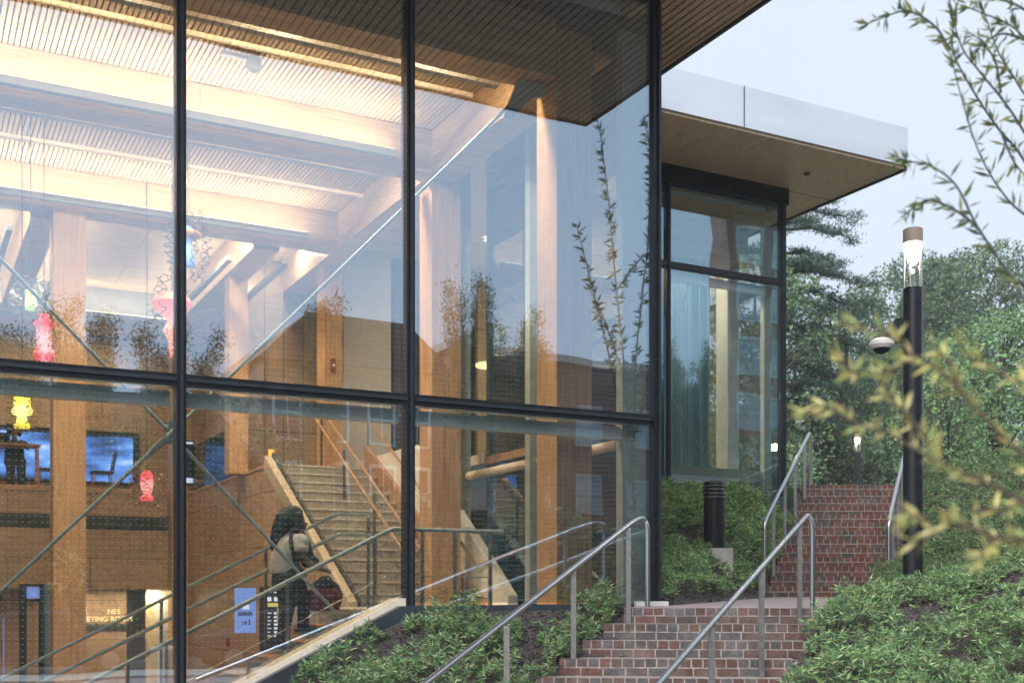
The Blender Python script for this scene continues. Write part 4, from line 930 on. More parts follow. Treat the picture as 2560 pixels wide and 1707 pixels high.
m.tube([Q(735, 1345, .02), Q(745, 1352, 0.19), Q(762, 1385, 0.2), Q(785, 1390, 0.12), Q(798, 1412, 0.02)], [0.06, 0.054, 0.042, 0.034, 0.026], 12)
for (bx, by, dv) in ((806, 1423, -0.09), (803, 1418, 0.0)):
    b = Q(bx, by, dv); m.ball(b, (0.035, 0.018, 0.028), 12, 8)
    for f_, (dx, dz_, ln) in enumerate(((0.030, 0.004, 1.0), (0.034, -0.006, 1.08), (0.032, -0.016, 1.0), (0.026, -0.025, 0.82))):
        p0 = (b[0]+dx*0.6, b[1]-0.014+0.010*f_, b[2]+0.01-0.007*f_)
        p1 = (p0[0]+0.030*ln, p0[1], p0[2]-0.010); p2 = (p1[0]+0.010, p0[1], p1[2]-0.026*ln)
        m.tube([p0, p1, p2], [0.0085, 0.0085, 0.0065], 8)
    m.tube([(b[0], b[1]-0.02, b[2]+0.01), (b[0]+0.02, b[1]-0.035, b[2]-0.012), (b[0]+0.042, b[1]-0.034, b[2]-0.022)], [0.011, 0.010, 0.008], 8)
blob('body', m, 'skin', pr, 0.0075, 3)
m = MB('B')   # cream top
m.tube([Q(736, 1334), Q(726, 1356), Q(716, 1382), Q(710, 1406), Q(712, 1430)], [0.08, 0.15, 0.155, 0.145, 0.155], 20)
m.tube([Q(733, 1352, -.05), Q(735, 1352, -0.20), Q(737, 1378, -0.235)], [0.08, 0.085, 0.075], 14); m.tube([Q(735, 1352, .05), Q(742, 1355, 0.20), Q(756, 1378, 0.22)], [0.08, 0.082, 0.07], 14)
blob('shirt', m, 'cream_cloth', pr, 0.014, 5)
m = MB('B'); m.ball(Q(740, 1358, -0.225), (0.062, 0.06, 0.088), 16, 10); blob('sleeve', m, 'white_cloth', pr, 0.012, 2)
m = MB('B'); m.tube([Q(716, 1330, -0.17), Q(712, 1352, -0.205), Q(718, 1380, -0.21), Q(726, 1405, -0.20), Q(731, 1432, -0.20)], [0.02, 0.024, 0.024, 0.026, 0.03], 10); m.tube([Q(716, 1330, -0.17), Q(728, 1322, -.15), Q(745, 1330, -0.15), Q(757, 1355, -0.19), Q(764, 1385, -0.18)], [0.02, 0.02, 0.02, 0.022, 0.03], 10)
m.ball(Q(768, 1388, 0.02), (0.07, 0.11, 0.12), 14, 10); m.ball(Q(786, 1402, 0.06), (0.07, 0.09, 0.07), 12, 8)
blob('shoulder_bag', m, 'navy_cloth', pr, 0.012, 4)
m = MB('B')   # trousers
m.tube([Q(714, 1418), Q(722, 1445), Q(735, 1462)], [0.145, 0.19, 0.165], 18)
m.tube([Q(714, 1440, -0.08), Q(712, 1480, -0.10), Q(709, 1530, -0.10), Q(702, 1575, -0.1), Q(700, 1608, -0.1)], [0.14, 0.11, 0.075, 0.066, 0.08], 16)
m.tube([Q(725, 1445, 0.10), Q(748, 1470, 0.10), Q(768, 1505, 0.1), Q(766, 1540, 0.1), Q(765, 1570, 0.1)], [0.14, 0.12, 0.078, 0.062, 0.064], 16)
blob('trousers', m, 'black_cloth', pr, 0.014, 5)
for n_, (px, py, dv) in enumerate(((712, 1616, -0.1), (776, 1576, 0.1))):
    c = Q(px, py, dv); m = MB('B'); m.ball((c[0], c[1], c[2]+0.01), (0.14, 0.05, 0.045), 16, 8); sh = mk('shoe', m, 'teal_shoe', pr, smooth=True)
    m = MB('B'); m.ball((c[0]+0.005, c[1], c[2]-0.018), (0.15, 0.055, 0.022), 16, 6); mk('sole', m, 'sole', sh, smooth=True)
m = MB('B')   # long hair
m.ball(Q(733, 1286), (0.105, 0.10, 0.105), 18, 12); m.tube([Q(730, 1278), Q(712, 1298, -.0), Q(698, 1330, .0), Q(689, 1362, .0), Q(686, 1388, .0)], [0.09, 0.105, 0.085, 0.06, 0.02], 16)
m.tube([Q(738, 1283, -.06), Q(742, 1310, -0.085), Q(736, 1335, -0.10)], [0.06, 0.05, 0.02], 10)
blob('hair', m, 'hair', pr, 0.012, 4)
t = thing('tote_bag', 'slouchy black and maroon bag held by the bending person', 'bag', (-3.45, 1.0, -0.1), 'B')
m = MB('B'); m.tube([Q(775, 1500), Q(800, 1492), Q(830, 1494), Q(852, 1502)], [0.10, 0.15, 0.14, 0.07], 16); m.tube([Q(768, 1508), Q(800, 1509), Q(850, 1508)], [0.06, 0.075, 0.06], 12); blob('bag_body', m, 'maroon_cloth', t, 0.014, 4)
m = MB('B'); m.tube([Q(785, 1475), Q(808, 1462), Q(835, 1475), Q(850, 1492)], [0.07, 0.11, 0.09, 0.05], 14); blob('flap', m, 'black_cloth', t, 0.014, 4)
m = MB('B'); m.tube(arc_pts(Q(802, 1470, -0.08), Q(808, 1405, -0.1), Q(832, 1470, -0.08), 10), 0.009, 8); m.tube(arc_pts(Q(802, 1470, 0.05), Q(808, 1408, 0.03), Q(832, 1470, 0.05), 10), 0.009, 8); mk('bag_handle', m, 'black_cloth', t, smooth=True)
# seated person on the mezzanine
pr = thing('person', 'person with curly dark hair seated at the high mezzanine table in a dark jacket', 'person', (-5.25, 15.7, 2.16), 'B')
m = MB('B'); c = (-5.22, 15.62, 3.40)
m.ball(c, (0.085, 0.09, 0.115), 18, 12); m.ball((c[0], c[1]-0.095, c[2]-0.015), (0.014, 0.02, 0.02), 8, 6); m.ball((c[0], c[1]-0.085, c[2]-0.055), (0.025, 0.012, 0.009), 8, 6)
for s_ in (-1, 1): m.ball((c[0]+s_*0.087, c[1], c[2]), (0.01, 0.015, 0.026), 8, 6); m.ball((c[0]+s_*0.032, c[1]-0.082, c[2]+0.01), (0.014, 0.008, 0.008), 8, 6)
m.tube([(c[0], c[1], c[2]-0.09), (c[0], c[1]+0.02, c[2]-0.2)], 0.05, 12); m.ball((c[0], c[1]+0.04, c[2]-0.4), (0.15, 0.1, 0.24), 14, 10)
for s_ in (-1, 1):
    m.tube([(c[0]+s_*0.1, c[1]+.03, c[2]-0.23), (c[0]+s_*0.19, c[1]+.02, c[2]-0.26), (c[0]+s_*0.24, c[1]-0.08, c[2]-0.32), (c[0]+s_*0.1, c[1]-0.28, c[2]-0.30)], [0.05, 0.045, 0.036, 0.025], 10)
    b = (c[0]+s_*0.09, c[1]-0.33, c[2]-0.30); m.ball(b, (0.035, 0.04, 0.015), 10, 6)
    for f_ in range(4): m.tube([(b[0]-0.024+0.016*f_, b[1]-0.02, b[2]), (b[0]-0.026+0.017*f_, b[1]-0.07, b[2]-0.005)], 0.008, 6)
    m.tube([(b[0]-s_*0.03, b[1], b[2]), (b[0]-s_*0.05, b[1]-0.035, b[2])], 0.009, 6)
    m.tube([(c[0]+s_*0.08, c[1]+.05, c[2]-0.62), (c[0]+s_*0.1, c[1]-0.3, c[2]-0.62), (c[0]+s_*0.1, c[1]-0.34, c[2]-1.1)], [0.09, 0.075, 0.05], 10)
blob('body', m, 'skin', pr, 0.009, 3)
m = MB('B'); m.tube([(c[0], c[1]+.03, c[2]-0.19), (c[0], c[1]+.05, c[2]-0.4), (c[0], c[1]+.06, c[2]-0.66)], [0.13, 0.19, 0.2], 16)
for s_ in (-1, 1): m.tube([(c[0]+s_*0.1, c[1]+.03, c[2]-0.24), (c[0]+s_*0.2, c[1]+.02, c[2]-0.27), (c[0]+s_*0.25, c[1]-0.08, c[2]-0.33), (c[0]+s_*0.14, c[1]-0.24, c[2]-0.30)], [0.08, 0.075, 0.062, 0.048], 12)
blob('jacket', m, 'navy_cloth', pr, 0.015, 4)
m = MB('B')
for s_ in (-1, 1): m.tube([(c[0]+s_*0.08, c[1]+.05, c[2]-0.64), (c[0]+s_*0.1, c[1]-0.3, c[2]-0.64), (c[0]+s_*0.1, c[1]-0.35, c[2]-1.16)], [0.13, 0.10, 0.075], 12)
blob('trousers', m, 'black_cloth', pr, 0.015, 4)
m = MB('B'); m.ball((c[0], c[1]+0.035, c[2]+0.035), (0.135, 0.12, 0.135), 16, 10)
for k in range(26):
    an = random.uniform(0, 6.28); zz = random.uniform(-0.09, 0.14); m.ball((c[0]+0.12*math.cos(an), c[1]+0.05+0.10*abs(math.sin(an)), c[2]+zz), 0.035, 8, 5)
blob('hair', m, 'hair', pr, 0.012, 2)
# digital posters and signs
t = thing('poster_display', 'pale blue lit poster on the wall behind the bending person', 'poster', (-2.9, 6.0, -0.6), 'B')
m = MB('B'); m.box((-3.10, 6.0, -0.53), (-2.80, 6.03, 0.11)); mk('poster_face', m, 'poster_blue', t)
m = MB('B')
for (a, b, z0_, z1_) in ((-2.99, -2.90, -0.19, -0.12), ): m.box((a, 5.995, z0_), (b, 5.9995, z1_))
mk('white_lines', m, 'screen_white', t)
m = MB('B')
for i, x in enumerate(np.arange(-3.055, -2.85, 0.026)): m.box((x, 5.995, -0.285), (x+0.018, 5.9995, -0.225))
m.box((-3.0, 5.995, -0.42), (-2.985, 5.9995, -0.36)); m.box((-2.96, 5.995, -0.41), (-2.93, 5.9995, -0.365)); m.box((-2.905, 5.995, -0.42), (-2.885, 5.9995, -0.34))
mk('dark_lines', m, 'poster_ink', t)
t = thing('menu_board', 'dark information board with white and yellow text lines beside the blue poster', 'sign board', (-2.6, 6.2, -0.6), 'B')
ub, _ = onv(650, 1500, 6.2); uc, _ = onv(706, 1500, 6.2)
m = MB('B'); m.box((ub, 6.2, -0.80), (uc, 6.24, 0.12)); mk('board', m, 'charcoal', t)
def bl(m, a, b, z0_, z1_): m.box((ub+(uc-ub)*a, 6.195, z0_), (ub+(uc-ub)*b, 6.1995, z1_))
m = MB('B')
bl(m, .34, .52, .04, .055); bl(m, .62, .8, .04, .055); bl(m, .25, .5, -.08, -.02); bl(m, .62, .92, -.08, -.02)
for i in range(7): bl(m, .18, .5-.05*(i % 2), -0.26-0.055*i, -0.247-0.055*i); bl(m, .62, .62+.22-.03*(i % 3), -0.27-0.055*i, -0.24-0.055*i)
mk('white_lines', m, 'screen_white', t)
m = MB('B'); bl(m, .32, .92, -.16, -.105); mk('yellow_line', m, 'poster_yellow', t)
t = thing('meeting_room_sign', 'small gold raised letters reading MEETING ROOM on the lobby wall', 'sign', (-3.6, 16.19, -0.5), 'B')
text_mesh('lettering', 'MEETING ROOM', 0.155, P(-3.93, 16.185, -0.56), RZ, 'sign_gold', t, 0.01)
text_mesh('lettering', 'F.         NES', 0.155, P(-3.80, 16.185, -0.40), RZ, 'sign_gold', t, 0.01)
t = thing('info_kiosk', 'black framed kiosk with blue lit panels at the lower left edge', 'kiosk', (-5.2, 13.0, -0.8), 'B')
m = MB('B'); m.box((-5.32, 13.0, -3), (-5.22, 13.3, 0.22)); m.box((-4.98, 13.0, -3), (-4.93, 13.3, 0.22)); m.box((-5.22, 13.0, -0.12), (-4.98, 13.3, -0.07)); m.box((-5.22, 13.0, 0.18), (-4.98, 13.3, 0.22)); mk('frame', m, 'dark', t)
m = MB('B'); m.box((-5.21, 13.05, -0.05), (-4.99, 13.1, 0.16)); mk('header_panel', m, 'screen_blue', t)
m = MB('B'); m.box((-5.60, 13.05, -1.6), (onv(9, 1500, 13.05)[0], 13.1, -0.4)); mk('side_panel', m, 'screen_blue', t)
m = MB('B'); m.box((-4.90, 13.1, -3), (-4.62, 13.3, 0.22)); mk('pillar', m, 'curtain', t)
t = thing('exit_sign', 'small green exit sign near the head of the indoor stair', 'sign', (-1.9, 13, 3.0), 'B')
m = MB('B'); m.box((-1.9, 12.5, 2.62), (-1.86, 12.62, 2.80)); mk('lit_face', m, 'exit_green', t)
t = thing('wall_lamp', 'small orange lit sign above the top of the indoor stairs', 'sign', (-1.6, 10.3, 2.7), 'B')
m = MB('B'); m.box((-1.37, 10.36, 2.52), (-1.27, 10.39, 2.66)); mk('lit_face', m, 'sign_orange', t)
t = thing('wall_display', 'upright dark display with a bright strip, right of the left mullion', 'screen', (-2.7, 14.4, 2.3), 'B')
m = MB('B'); m.box((-2.12, 14.08, 2.32), (-1.90, 14.12, 3.22)); mk('bezel', m, 'navy_cloth', t)
m = MB('B'); m.box((-2.10, 14.07, 2.34), (-1.92, 14.0795, 2.44)); m.box((-2.10, 14.07, 3.15), (-1.92, 14.0795, 3.19)); mk('display', m, 'screen_white', t)
t = thing('fire_alarm', 'red wall alarm on the orange side of the far stair post', 'alarm', (-0.9, 8.27, 3.8), 'B')
m = MB('B'); m.box((-0.90, 8.24, 3.75), (-0.83, 8.295, 3.98)); mk('housing', m, 'oxblood', t)
m = MB('B'); m.ball((-0.865, 8.235, 3.86), 0.025, 10, 6); mk('strobe', m, 'white_trim', t)
t = thing('security_camera', 'small white dome camera hanging under the slatted ceiling in the left bay', 'camera', (-3.9, 2.6, 6.0), 'B')
m = MB('B'); m.box((-4.12, 2.58, 6.05), (-3.80, 2.66, 6.09)); mk('arm', m, 'white_trim', t)
m = MB('B'); m.lathe([(0.02, -0.13), (0.07, -0.10), (0.09, -0.04), (0.09, 0.03), (0.03, 0.05)], (-3.75, 2.62, 6.05), 18); mk('dome', m, 'white_trim', t, smooth=True)
t = thing('pull_station', 'small red fire pull station at the foot of the wall, lower left', 'alarm', (-3.4, 5.9, -0.8), 'B')
m = MB('B'); m.box((-3.22, 6.0, -0.72), (-3.17, 6.04, -0.6)); mk('housing', m, 'oxblood', t)

# ================================================================== LAMP POSTS AND BOLLARDS
def lamp_post(label, x, y, zg, h, r=0.107, p=30, grp='tall black light columns'):
    t = thing('light_column', label, 'lamp post', (x, y, zg), 'W', group=grp)
    zt = zg+h; lens0 = zt-0.665; cap0 = zt-0.16
    m = MB('W'); m.lathe([(r, -0.2), (r, lens0-zg)], (x, y, zg), 40); mk('pole', m, 'black_metal', t, smooth=True)
    m = MB('W'); m.lathe([(r*0.98, 0), (r*0.98, cap0-lens0)], (x, y, lens0), 40, cap=False); mk('lens', m, 'clear_glass', t, smooth=True)
    m = MB('W')
    for k in range(5): an = k*2*math.pi/5+0.3; m.tube([(x+r*0.86*math.cos(an), y+r*0.86*math.sin(an), lens0), (x+r*0.86*math.cos(an), y+r*0.86*math.sin(an), cap0)], 0.007, 6)
    mk('lens_rod', m, 'steel', t)
    m = MB('W'); m.lathe([(r, 0), (r, 0.15), (r*0.9, 0.16)], (x, y, cap0), 40); mk('cap', m, 'lamp_cap', t, smooth=True)
    m = MB('W'); m.lathe([(0.005, -0.20), (r*0.45, -0.18), (r*0.72, -0.10), (r*0.9, -0.002)], (x, y, cap0), 24); mk('lamp', m, 'lamp_hot', t, smooth=True)
    point(t, (x, y, cap0-0.26), p, (1, 0.82, 0.6), 0.015)
    return t
lp = lamp_post('tall black light column on the right with a glowing clear lens, nearest of the columns', 4.49, 13.0, 0.04, 4.06)
t = thing('street_camera', 'white dome security camera on a black bracket fixed to the tall light column', 'camera', (4.3, 13, 2.9), 'W')
m = MB('W'); m.box((4.29, 12.94, 2.83), (4.383, 13.06, 3.09)); mk('junction_box', m, 'black_metal', t)
m = MB('W'); m.tube([(4.29, 13.0, 2.93), (4.20, 13, 2.93), (4.15, 13, 2.91), (4.15, 13, 2.87)], 0.018, 8); mk('arm', m, 'black_metal', t, smooth=True)
m = MB('W'); m.lathe([(0.05, -0.085), (0.115, -0.075), (0.14, -0.04), (0.135, 0.0), (0.08, 0.035), (0.03, 0.045)], (4.14, 13, 2.84), 28); mk('dome', m, 'white_trim', t, smooth=True)
m = MB('W'); m.lathe([(0.02, -0.05), (0.07, -0.03), (0.09, 0.0)], (4.14, 13, 2.755), 20); mk('dome_window', m, 'dark', t, smooth=True)
lamp_post('small distant light column glowing beyond the top of the brick flight', 12.5, 42.0, 1.9, 3.95, 0.107, 40)
def bollard(label, x, y, z, h, r, lit):
    t = thing('bollard', label, 'bollard', (x, y, z), 'W', group='round black bollards in the planting')
    hz = h*0.74 if not lit else h*0.88
    prof = [(r, -0.15), (r, hz)]
    m = MB('W'); m.lathe(prof, (x, y, z), 36); mk('body', m, 'black_metal', t, smooth=True)
    if not lit:
        for k in range(4):
            m = MB('W'); z0_ = hz+0.012+k*0.053; m.lathe([(r*0.86, -0.012), (r*0.86, 0.0), (r*1.05, 0.0), (r*1.05, 0.014), (r*0.98, 0.038)], (x, y, z+z0_), 36); mk('louvre', m, 'black_metal', t, smooth=True)
        m = MB('W'); m.lathe([(r*1.03, 0), (r*1.03, 0.02), (r*0.96, 0.034), (r*0.02, 0.045)], (x, y, z+hz+0.215), 36); mk('cap', m, 'black_metal', t, smooth=True)
    else:
        m = MB('W'); m.lathe([(r*0.97, 0), (r*0.97, h*0.12)], (x, y, z+hz), 30); mk('lens', m, 'lamp_hot', t, smooth=True)
        m = MB('W'); m.lathe([(r, 0), (r, 0.012), (r*0.9, 0.02)], (x, y, z+h), 30); mk('cap', m, 'steel_flat', t)
        point(t, (x, y-r-0.08, z+h*0.95), 14, (1, 0.72, 0.42))
    return t
bx = (1785-1280)/2902*16
bollard('round black louvred bollard on a concrete footing in the bamboo slope', bx, 16.0, 0.645, 0.91, 0.143, False)
m = MB('W'); m.box((bx-0.22, 15.78, 0.25), (bx+0.22, 16.22, 0.647)); o = mk('concrete_footing', m, 'concrete', loc=(bx, 16, 0.3), frame='W'); tag(o, 'square concrete footing under the louvred bollard', 'footing')
bx2 = (1941-1280)/2902*23
bollard('short dark bollard with a glowing warm band beside the wing corner', bx2, 23.0, 1.92, 1.07, 0.108, True)
t = thing('garden_spike_light', 'tiny black path light by the brick landing at the glass corner', 'path light', (1.72, 12.95, -0.1), 'W')
m = MB('W'); m.lathe([(0.022, 0), (0.022, 0.05), (0.03, 0.055), (0.03, 0.075)], (1.72, 12.95, -0.12), 14); mk('body', m, 'black_metal', t, smooth=True)
m = MB('W'); m.ball((1.72, 12.95, -0.04), (0.022, 0.022, 0.012), 12, 6); mk('lens', m, 'white_trim', t, smooth=True)

# ================================================================== ACROSS THE STREET (seen mirrored in the glass)
def hall(name, label, u0, u1, v0, v1, z0, z1, mat, wins, roof='flat', wcol='white_trim', gable=None):
    t = thing(name, label, 'building', ((u0+u1)/2, v1, z0), 'B')
    m = MB('B'); m.box((u0, v0, z0), (u1, v1, z1)); mk('wall', m, mat, t)
    if roof == 'flat':
        m = MB('B'); m.box((u0-0.25, v0-0.25, z1), (u1+0.25, v1+0.25, z1+0.35)); mk('parapet', m, 'grey_paint' if wcol != 'white_trim' else 'white_trim', t)
    else:
        h = 2.0; m = MB('B'); m.prism([(u0-0.3, z1), (u1+0.3, z1), (u1-1.8, z1+h), (u0+1.8, z1+h)], 1, v0-0.3, v1+0.3); mk('roof', m, 'roof_slate', t)
    for (a, b, c_, d_) in wins:
        m = MB('B'); m.box((a-0.10, v1+0.002, c_-0.10), (b+0.10, v1+0.07, c_)); m.box((a-0.10, v1+0.002, d_), (b+0.10, v1+0.09, d_+0.16)); m.box((a-0.10, v1+0.002, c_), (a, v1+0.06, d_)); m.box((b, v1+0.002, c_), (b+0.10, v1+0.06, d_))
        m.box((a, v1+0.002, (c_+d_)/2-0.03), (b, v1+0.05, (c_+d_)/2+0.03)); m.box(((a+b)/2-0.02, v1+0.002, c_), ((a+b)/2+0.02, v1+0.045, (c_+d_)/2-0.03)); m.box(((a+b)/2-0.02, v1+0.002, (c_+d_)/2+0.03), ((a+b)/2+0.02, v1+0.045, d_))
        f = mk('window', m, wcol, t)
        m = MB('B'); m.box((a, v1+0.0025, c_), (b, v1+0.02, d_)); mk('pane', m, 'window_pale' if wcol != 'white_trim' else 'window_dark', f)
    return t
ws = [(u, u+1.0, z, z+1.9) for z in (0.2, 3.4, 6.4) for u in (5.9, 7.9, 9.9, 11.6)]
hall('brick_hall', 'red brick hall with white sash windows mirrored in the middle of the glass', 5.4, 13.3, -46, -35, -1.8, 9.4, 'brick_far', ws, 'hip')
ws = [(u, u+1.3, z, z+1.6) for z in (0.6, 3.8, 7.0) for u in (14.6, 17.4, 20.2, 23)]
hall('brick_block', 'flat roofed brick block mirrored near the glass corner', 13.7, 26, -50, -35.5, -1.8, 10.6, 'brick_far', ws, 'flat', 'grey_paint')
ws = [(u, u+1.7, z, z+2.0) for z in (3.3, 6.6, 9.9, 13.2, 16.5, 19.8) for u in (36.6, 39.2, 41.8, 44.4)]
hall('brick_tower', 'tall brown brick tower with pale green windows mirrored in the wing', 35.9, 50, -37.5, -35.8, -1.8, 24, 'brick_far', ws, 'flat', 'fin_paint')
ws = [(u, u+1.0, z, z+1.8) for z in (0.4, 3.4) for u in (-14, -11.5, -9, -6.5)]
hall('brick_house', 'lower brick house behind the street trees, mirrored at the left', -20, 5.0, -46, -36, -1.8, 5.8, 'brick_far', ws, 'hip')
def car(label, u, v, z, mat, L_=4.4, sgn=1):
    t = thing('parked_car', label, 'car', (u, v, z), 'B', group='cars parked along the street')
    h = L_/2
    body = [(-h, .35), (-h, .75), (-h+.25, .86), (-h*.55, .95), (-h*.30, 1.40), (h*.25, 1.42), (h*.55, .98), (h-.2, .85), (h, .7), (h, .35), (h*.80, .25), (-h*.80, .25)]
    m = MB('B'); m.prism([(u+a*sgn, z+b) for a, b in body], 1, v-0.85, v+0.85); b_ = mk('body', m, mat, t, smooth=False)
    bv = b_.modifiers.new('bevel', 'BEVEL'); bv.width = 0.08; bv.segments = 3
    m = MB('B'); m.prism([(u+a*sgn, z+b) for a, b in ((-h*.50, .97), (-h*.28, 1.33), (h*.22, 1.35), (h*.48, .99))], 1, v-0.862, v+0.862); mk('side_windows', m, 'window_dark', t)
    for a in (-h*.62, h*.60):
        for s_ in (-1, 1):
            m = MB('B'); m.tube([(u+a, v+s_*0.68, z+.32), (u+a, v+s_*0.88, z+.32)], 0.32, 20); wl_ = mk('wheel', m, 'rubber', t, smooth=True)
            m = MB('B'); m.tube([(u+a, v+s_*0.882, z+.32), (u+a, v+s_*0.89, z+.32)], 0.19, 16); mk('rim', m, 'steel_flat', wl_)
    m = MB('B'); m.box((u+sgn*(h-.03), v-0.75, z+.62), (u+sgn*(h+.015), v-0.45, z+.74)); mk('headlight', m, 'white_trim', t)
    m = MB('B'); m.box((u+sgn*(h-.03), v+0.45, z+.62), (u+sgn*(h+.015), v+0.75, z+.74)); mk('headlight', m, 'white_trim', t)
for i, (u, lb, mt) in enumerate(((-4.6, 'grey car mirrored low at the left of the glass', 'car_dark'), (0.8, 'dark car mirrored low beside the left mullion', 'car_dark'), (6.0, 'dark car mirrored below the brick hall', 'car_dark'), (11.2, 'silver car mirrored at the foot of the glass corner', 'car_silver'))):
    car(lb, u, -17.0, -1.716, mt)

# ================================================================== VEGETATION
GRN = np.array([(0.09, 0.18, 0.08), (0.13, 0.23, 0.09), (0.19, 0.30, 0.12), (0.06, 0.13, 0.075), (0.25, 0.35, 0.16)])
STRAW = np.array([(0.30, 0.26, 0.15), (0.36, 0.33, 0.2)])
def lattice(seed, n=64):
    r_ = np.random.default_rng(seed); g = r_.random((n, n))
    def f(x, y, s):
        x = np.asarray(x)/s; y = np.asarray(y)/s; xi = np.floor(x).astype(int); yi = np.floor(y).astype(int); fx = x-xi; fy = y-yi
        fx = fx*fx*(3-2*fx); fy = fy*fy*(3-2*fy)
        a = g[xi % n, yi % n]; b = g[(xi+1) % n, yi % n]; c = g[xi % n, (yi+1) % n]; d = g[(xi+1) % n, (yi+1) % n]
        return (a*(1-fx)+b*fx)*(1-fy)+(c*(1-fx)+d*fx)*fy
    return f
LT = lattice(3)
def bamboo(name, label, inside, hfn, bbox, dens, bright=1.0, hmin=0.12, hmax=0.42, gap=0.30, leaf=(0.028, 0.088), yellow=0.0, chips=420):
    x0, x1, y0, y1 = bbox; n = int((x1-x0)*(y1-y0)*dens)
    x = rng.uniform(x0, x1, n); y = rng.uniform(y0, y1, n)
    nz = 0.6*LT(x+50, y+50, 0.55)+0.4*LT(x+90, y+20, 0.22)
    nz = nz + 0.0
    ok = np.array([inside(a, b) for a, b in zip(x, y)]) & (nz > gap + rng.uniform(-.05, .05, n))
    x, y, nz = x[ok], y[ok], nz[ok]; n = len(x)
    z = np.array([hfn(a, b) for a, b in zip(x, y)])
    hh = hmin+(hmax-hmin)*np.clip((nz-gap)/(0.75-gap), 0, 1)*rng.uniform(0.6, 1.1, n)
    K = 25
    B_, D_, Ln, Wd, Cc = [], [], [], [], []
    tilt = rng.normal(size=(n, 2))*0.18
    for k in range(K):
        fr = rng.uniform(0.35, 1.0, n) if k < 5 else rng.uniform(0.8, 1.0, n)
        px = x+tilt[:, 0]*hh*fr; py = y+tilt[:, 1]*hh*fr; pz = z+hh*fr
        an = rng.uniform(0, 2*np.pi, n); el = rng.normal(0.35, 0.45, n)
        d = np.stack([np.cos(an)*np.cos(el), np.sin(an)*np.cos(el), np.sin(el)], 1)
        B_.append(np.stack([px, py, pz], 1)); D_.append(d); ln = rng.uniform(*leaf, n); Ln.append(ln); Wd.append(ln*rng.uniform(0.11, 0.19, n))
        c = GRN[rng.integers(0, 5, n)]*rng.uniform(0.65, 1.35, n)[:, None]*bright*(0.65 if k < 4 else 1.08)  # first leaves tinted darker: shade inside the tuft put into their colour
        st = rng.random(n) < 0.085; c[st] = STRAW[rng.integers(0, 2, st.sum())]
        if yellow: yy = rng.random(n) < yellow; c[yy] = np.array([0.22, 0.25, 0.06])*rng.uniform(0.7, 1.2, yy.sum())[:, None]
        Cc.append(c)
    # mulch chips lying on the soil
    nc = int((x1-x0)*(y1-y0)*chips); cx = rng.uniform(x0, x1, nc); cy = rng.uniform(y0, y1, nc)
    okc = np.array([inside(a, b) for a, b in zip(cx, cy)]); cx, cy = cx[okc], cy[okc]; nc = len(cx)
    cz = np.array([hfn(a, b) for a, b in zip(cx, cy)])+rng.uniform(0.0, 0.03, nc); an = rng.uniform(0, 2*np.pi, nc)
    B_.append(np.stack([cx, cy, cz], 1)); D_.append(np.stack([np.cos(an), np.sin(an), rng.normal(0.1, 0.4, nc)], 1)); ln = rng.uniform(0.02, 0.06, nc); Ln.append(ln); Wd.append(ln*0.45)
    Cc.append(np.array([0.055, 0.045, 0.045])*rng.uniform(0.4, 2.6, nc)[:, None])
    # stems as thin blades
    sb = np.stack([x, y, z], 1); sd2 = np.stack([tilt[:, 0], tilt[:, 1], np.ones(n)], 1)
    B_.append(sb); D_.append(sd2); Ln.append(hh); Wd.append(np.full(n, 0.006)); Cc.append(np.tile([0.09, 0.11, 0.05], (n, 1)))
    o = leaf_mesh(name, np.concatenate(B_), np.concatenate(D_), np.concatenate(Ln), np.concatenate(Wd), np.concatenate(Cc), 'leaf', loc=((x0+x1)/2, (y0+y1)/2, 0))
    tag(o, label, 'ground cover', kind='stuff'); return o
def inL(x, y):
    u, v = uvof(x, y)
    if v > -0.22: return False
    ed = leftedge(y) if y < 11.7 else 1.15+0.35*(y-11.7)
    return x < ed-0.10 and y > 7.9
hL = bedL
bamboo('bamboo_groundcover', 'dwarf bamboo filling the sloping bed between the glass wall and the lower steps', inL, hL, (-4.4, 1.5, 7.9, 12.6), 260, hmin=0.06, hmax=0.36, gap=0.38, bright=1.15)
# taller clumps near the sill
def inL2(x, y):
    u, v = uvof(x, y); return inL(x, y) and -3.2 < u < -0.5 and v > -1.6
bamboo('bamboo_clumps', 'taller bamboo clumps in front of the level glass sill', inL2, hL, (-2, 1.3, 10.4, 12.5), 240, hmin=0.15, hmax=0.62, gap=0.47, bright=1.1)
def inM(x, y):
    u, v = uvof(x, y)
    if u < 0.12 or v < -0.05 or v > 4.12: return False
    if y < 16.6 and x > 1.70+0.5*(y-12.7): return False
    if y >= 16.6 and x > ustair_left(y)-0.05: return False
    return True
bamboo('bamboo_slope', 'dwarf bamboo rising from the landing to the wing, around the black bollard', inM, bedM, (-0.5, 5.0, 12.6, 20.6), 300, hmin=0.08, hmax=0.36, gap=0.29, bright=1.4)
def inH(x, y):
    u, v = uvof(x, y); return 0.1 < u < 5.9 and 3.2 < v < 4.12 and x < ustair_left(y)-0.02
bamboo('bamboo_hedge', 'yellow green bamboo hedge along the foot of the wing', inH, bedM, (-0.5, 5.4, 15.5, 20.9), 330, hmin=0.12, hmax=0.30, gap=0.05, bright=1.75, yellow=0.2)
def inR(x, y): return x > rstep(y)+0.06 and (x-4.49)**2+(y-13.0)**2 > 0.02
def inR1(x, y): return inR(x, y) and x/y < 0.47
bamboo('bamboo_bank', 'dense dwarf bamboo covering the bank right of the steps below the lamp post', inR1, bedR, (1.5, 7.4, 8.0, 15.0), 260, hmin=0.06, hmax=0.36, gap=0.33, bright=1.2)
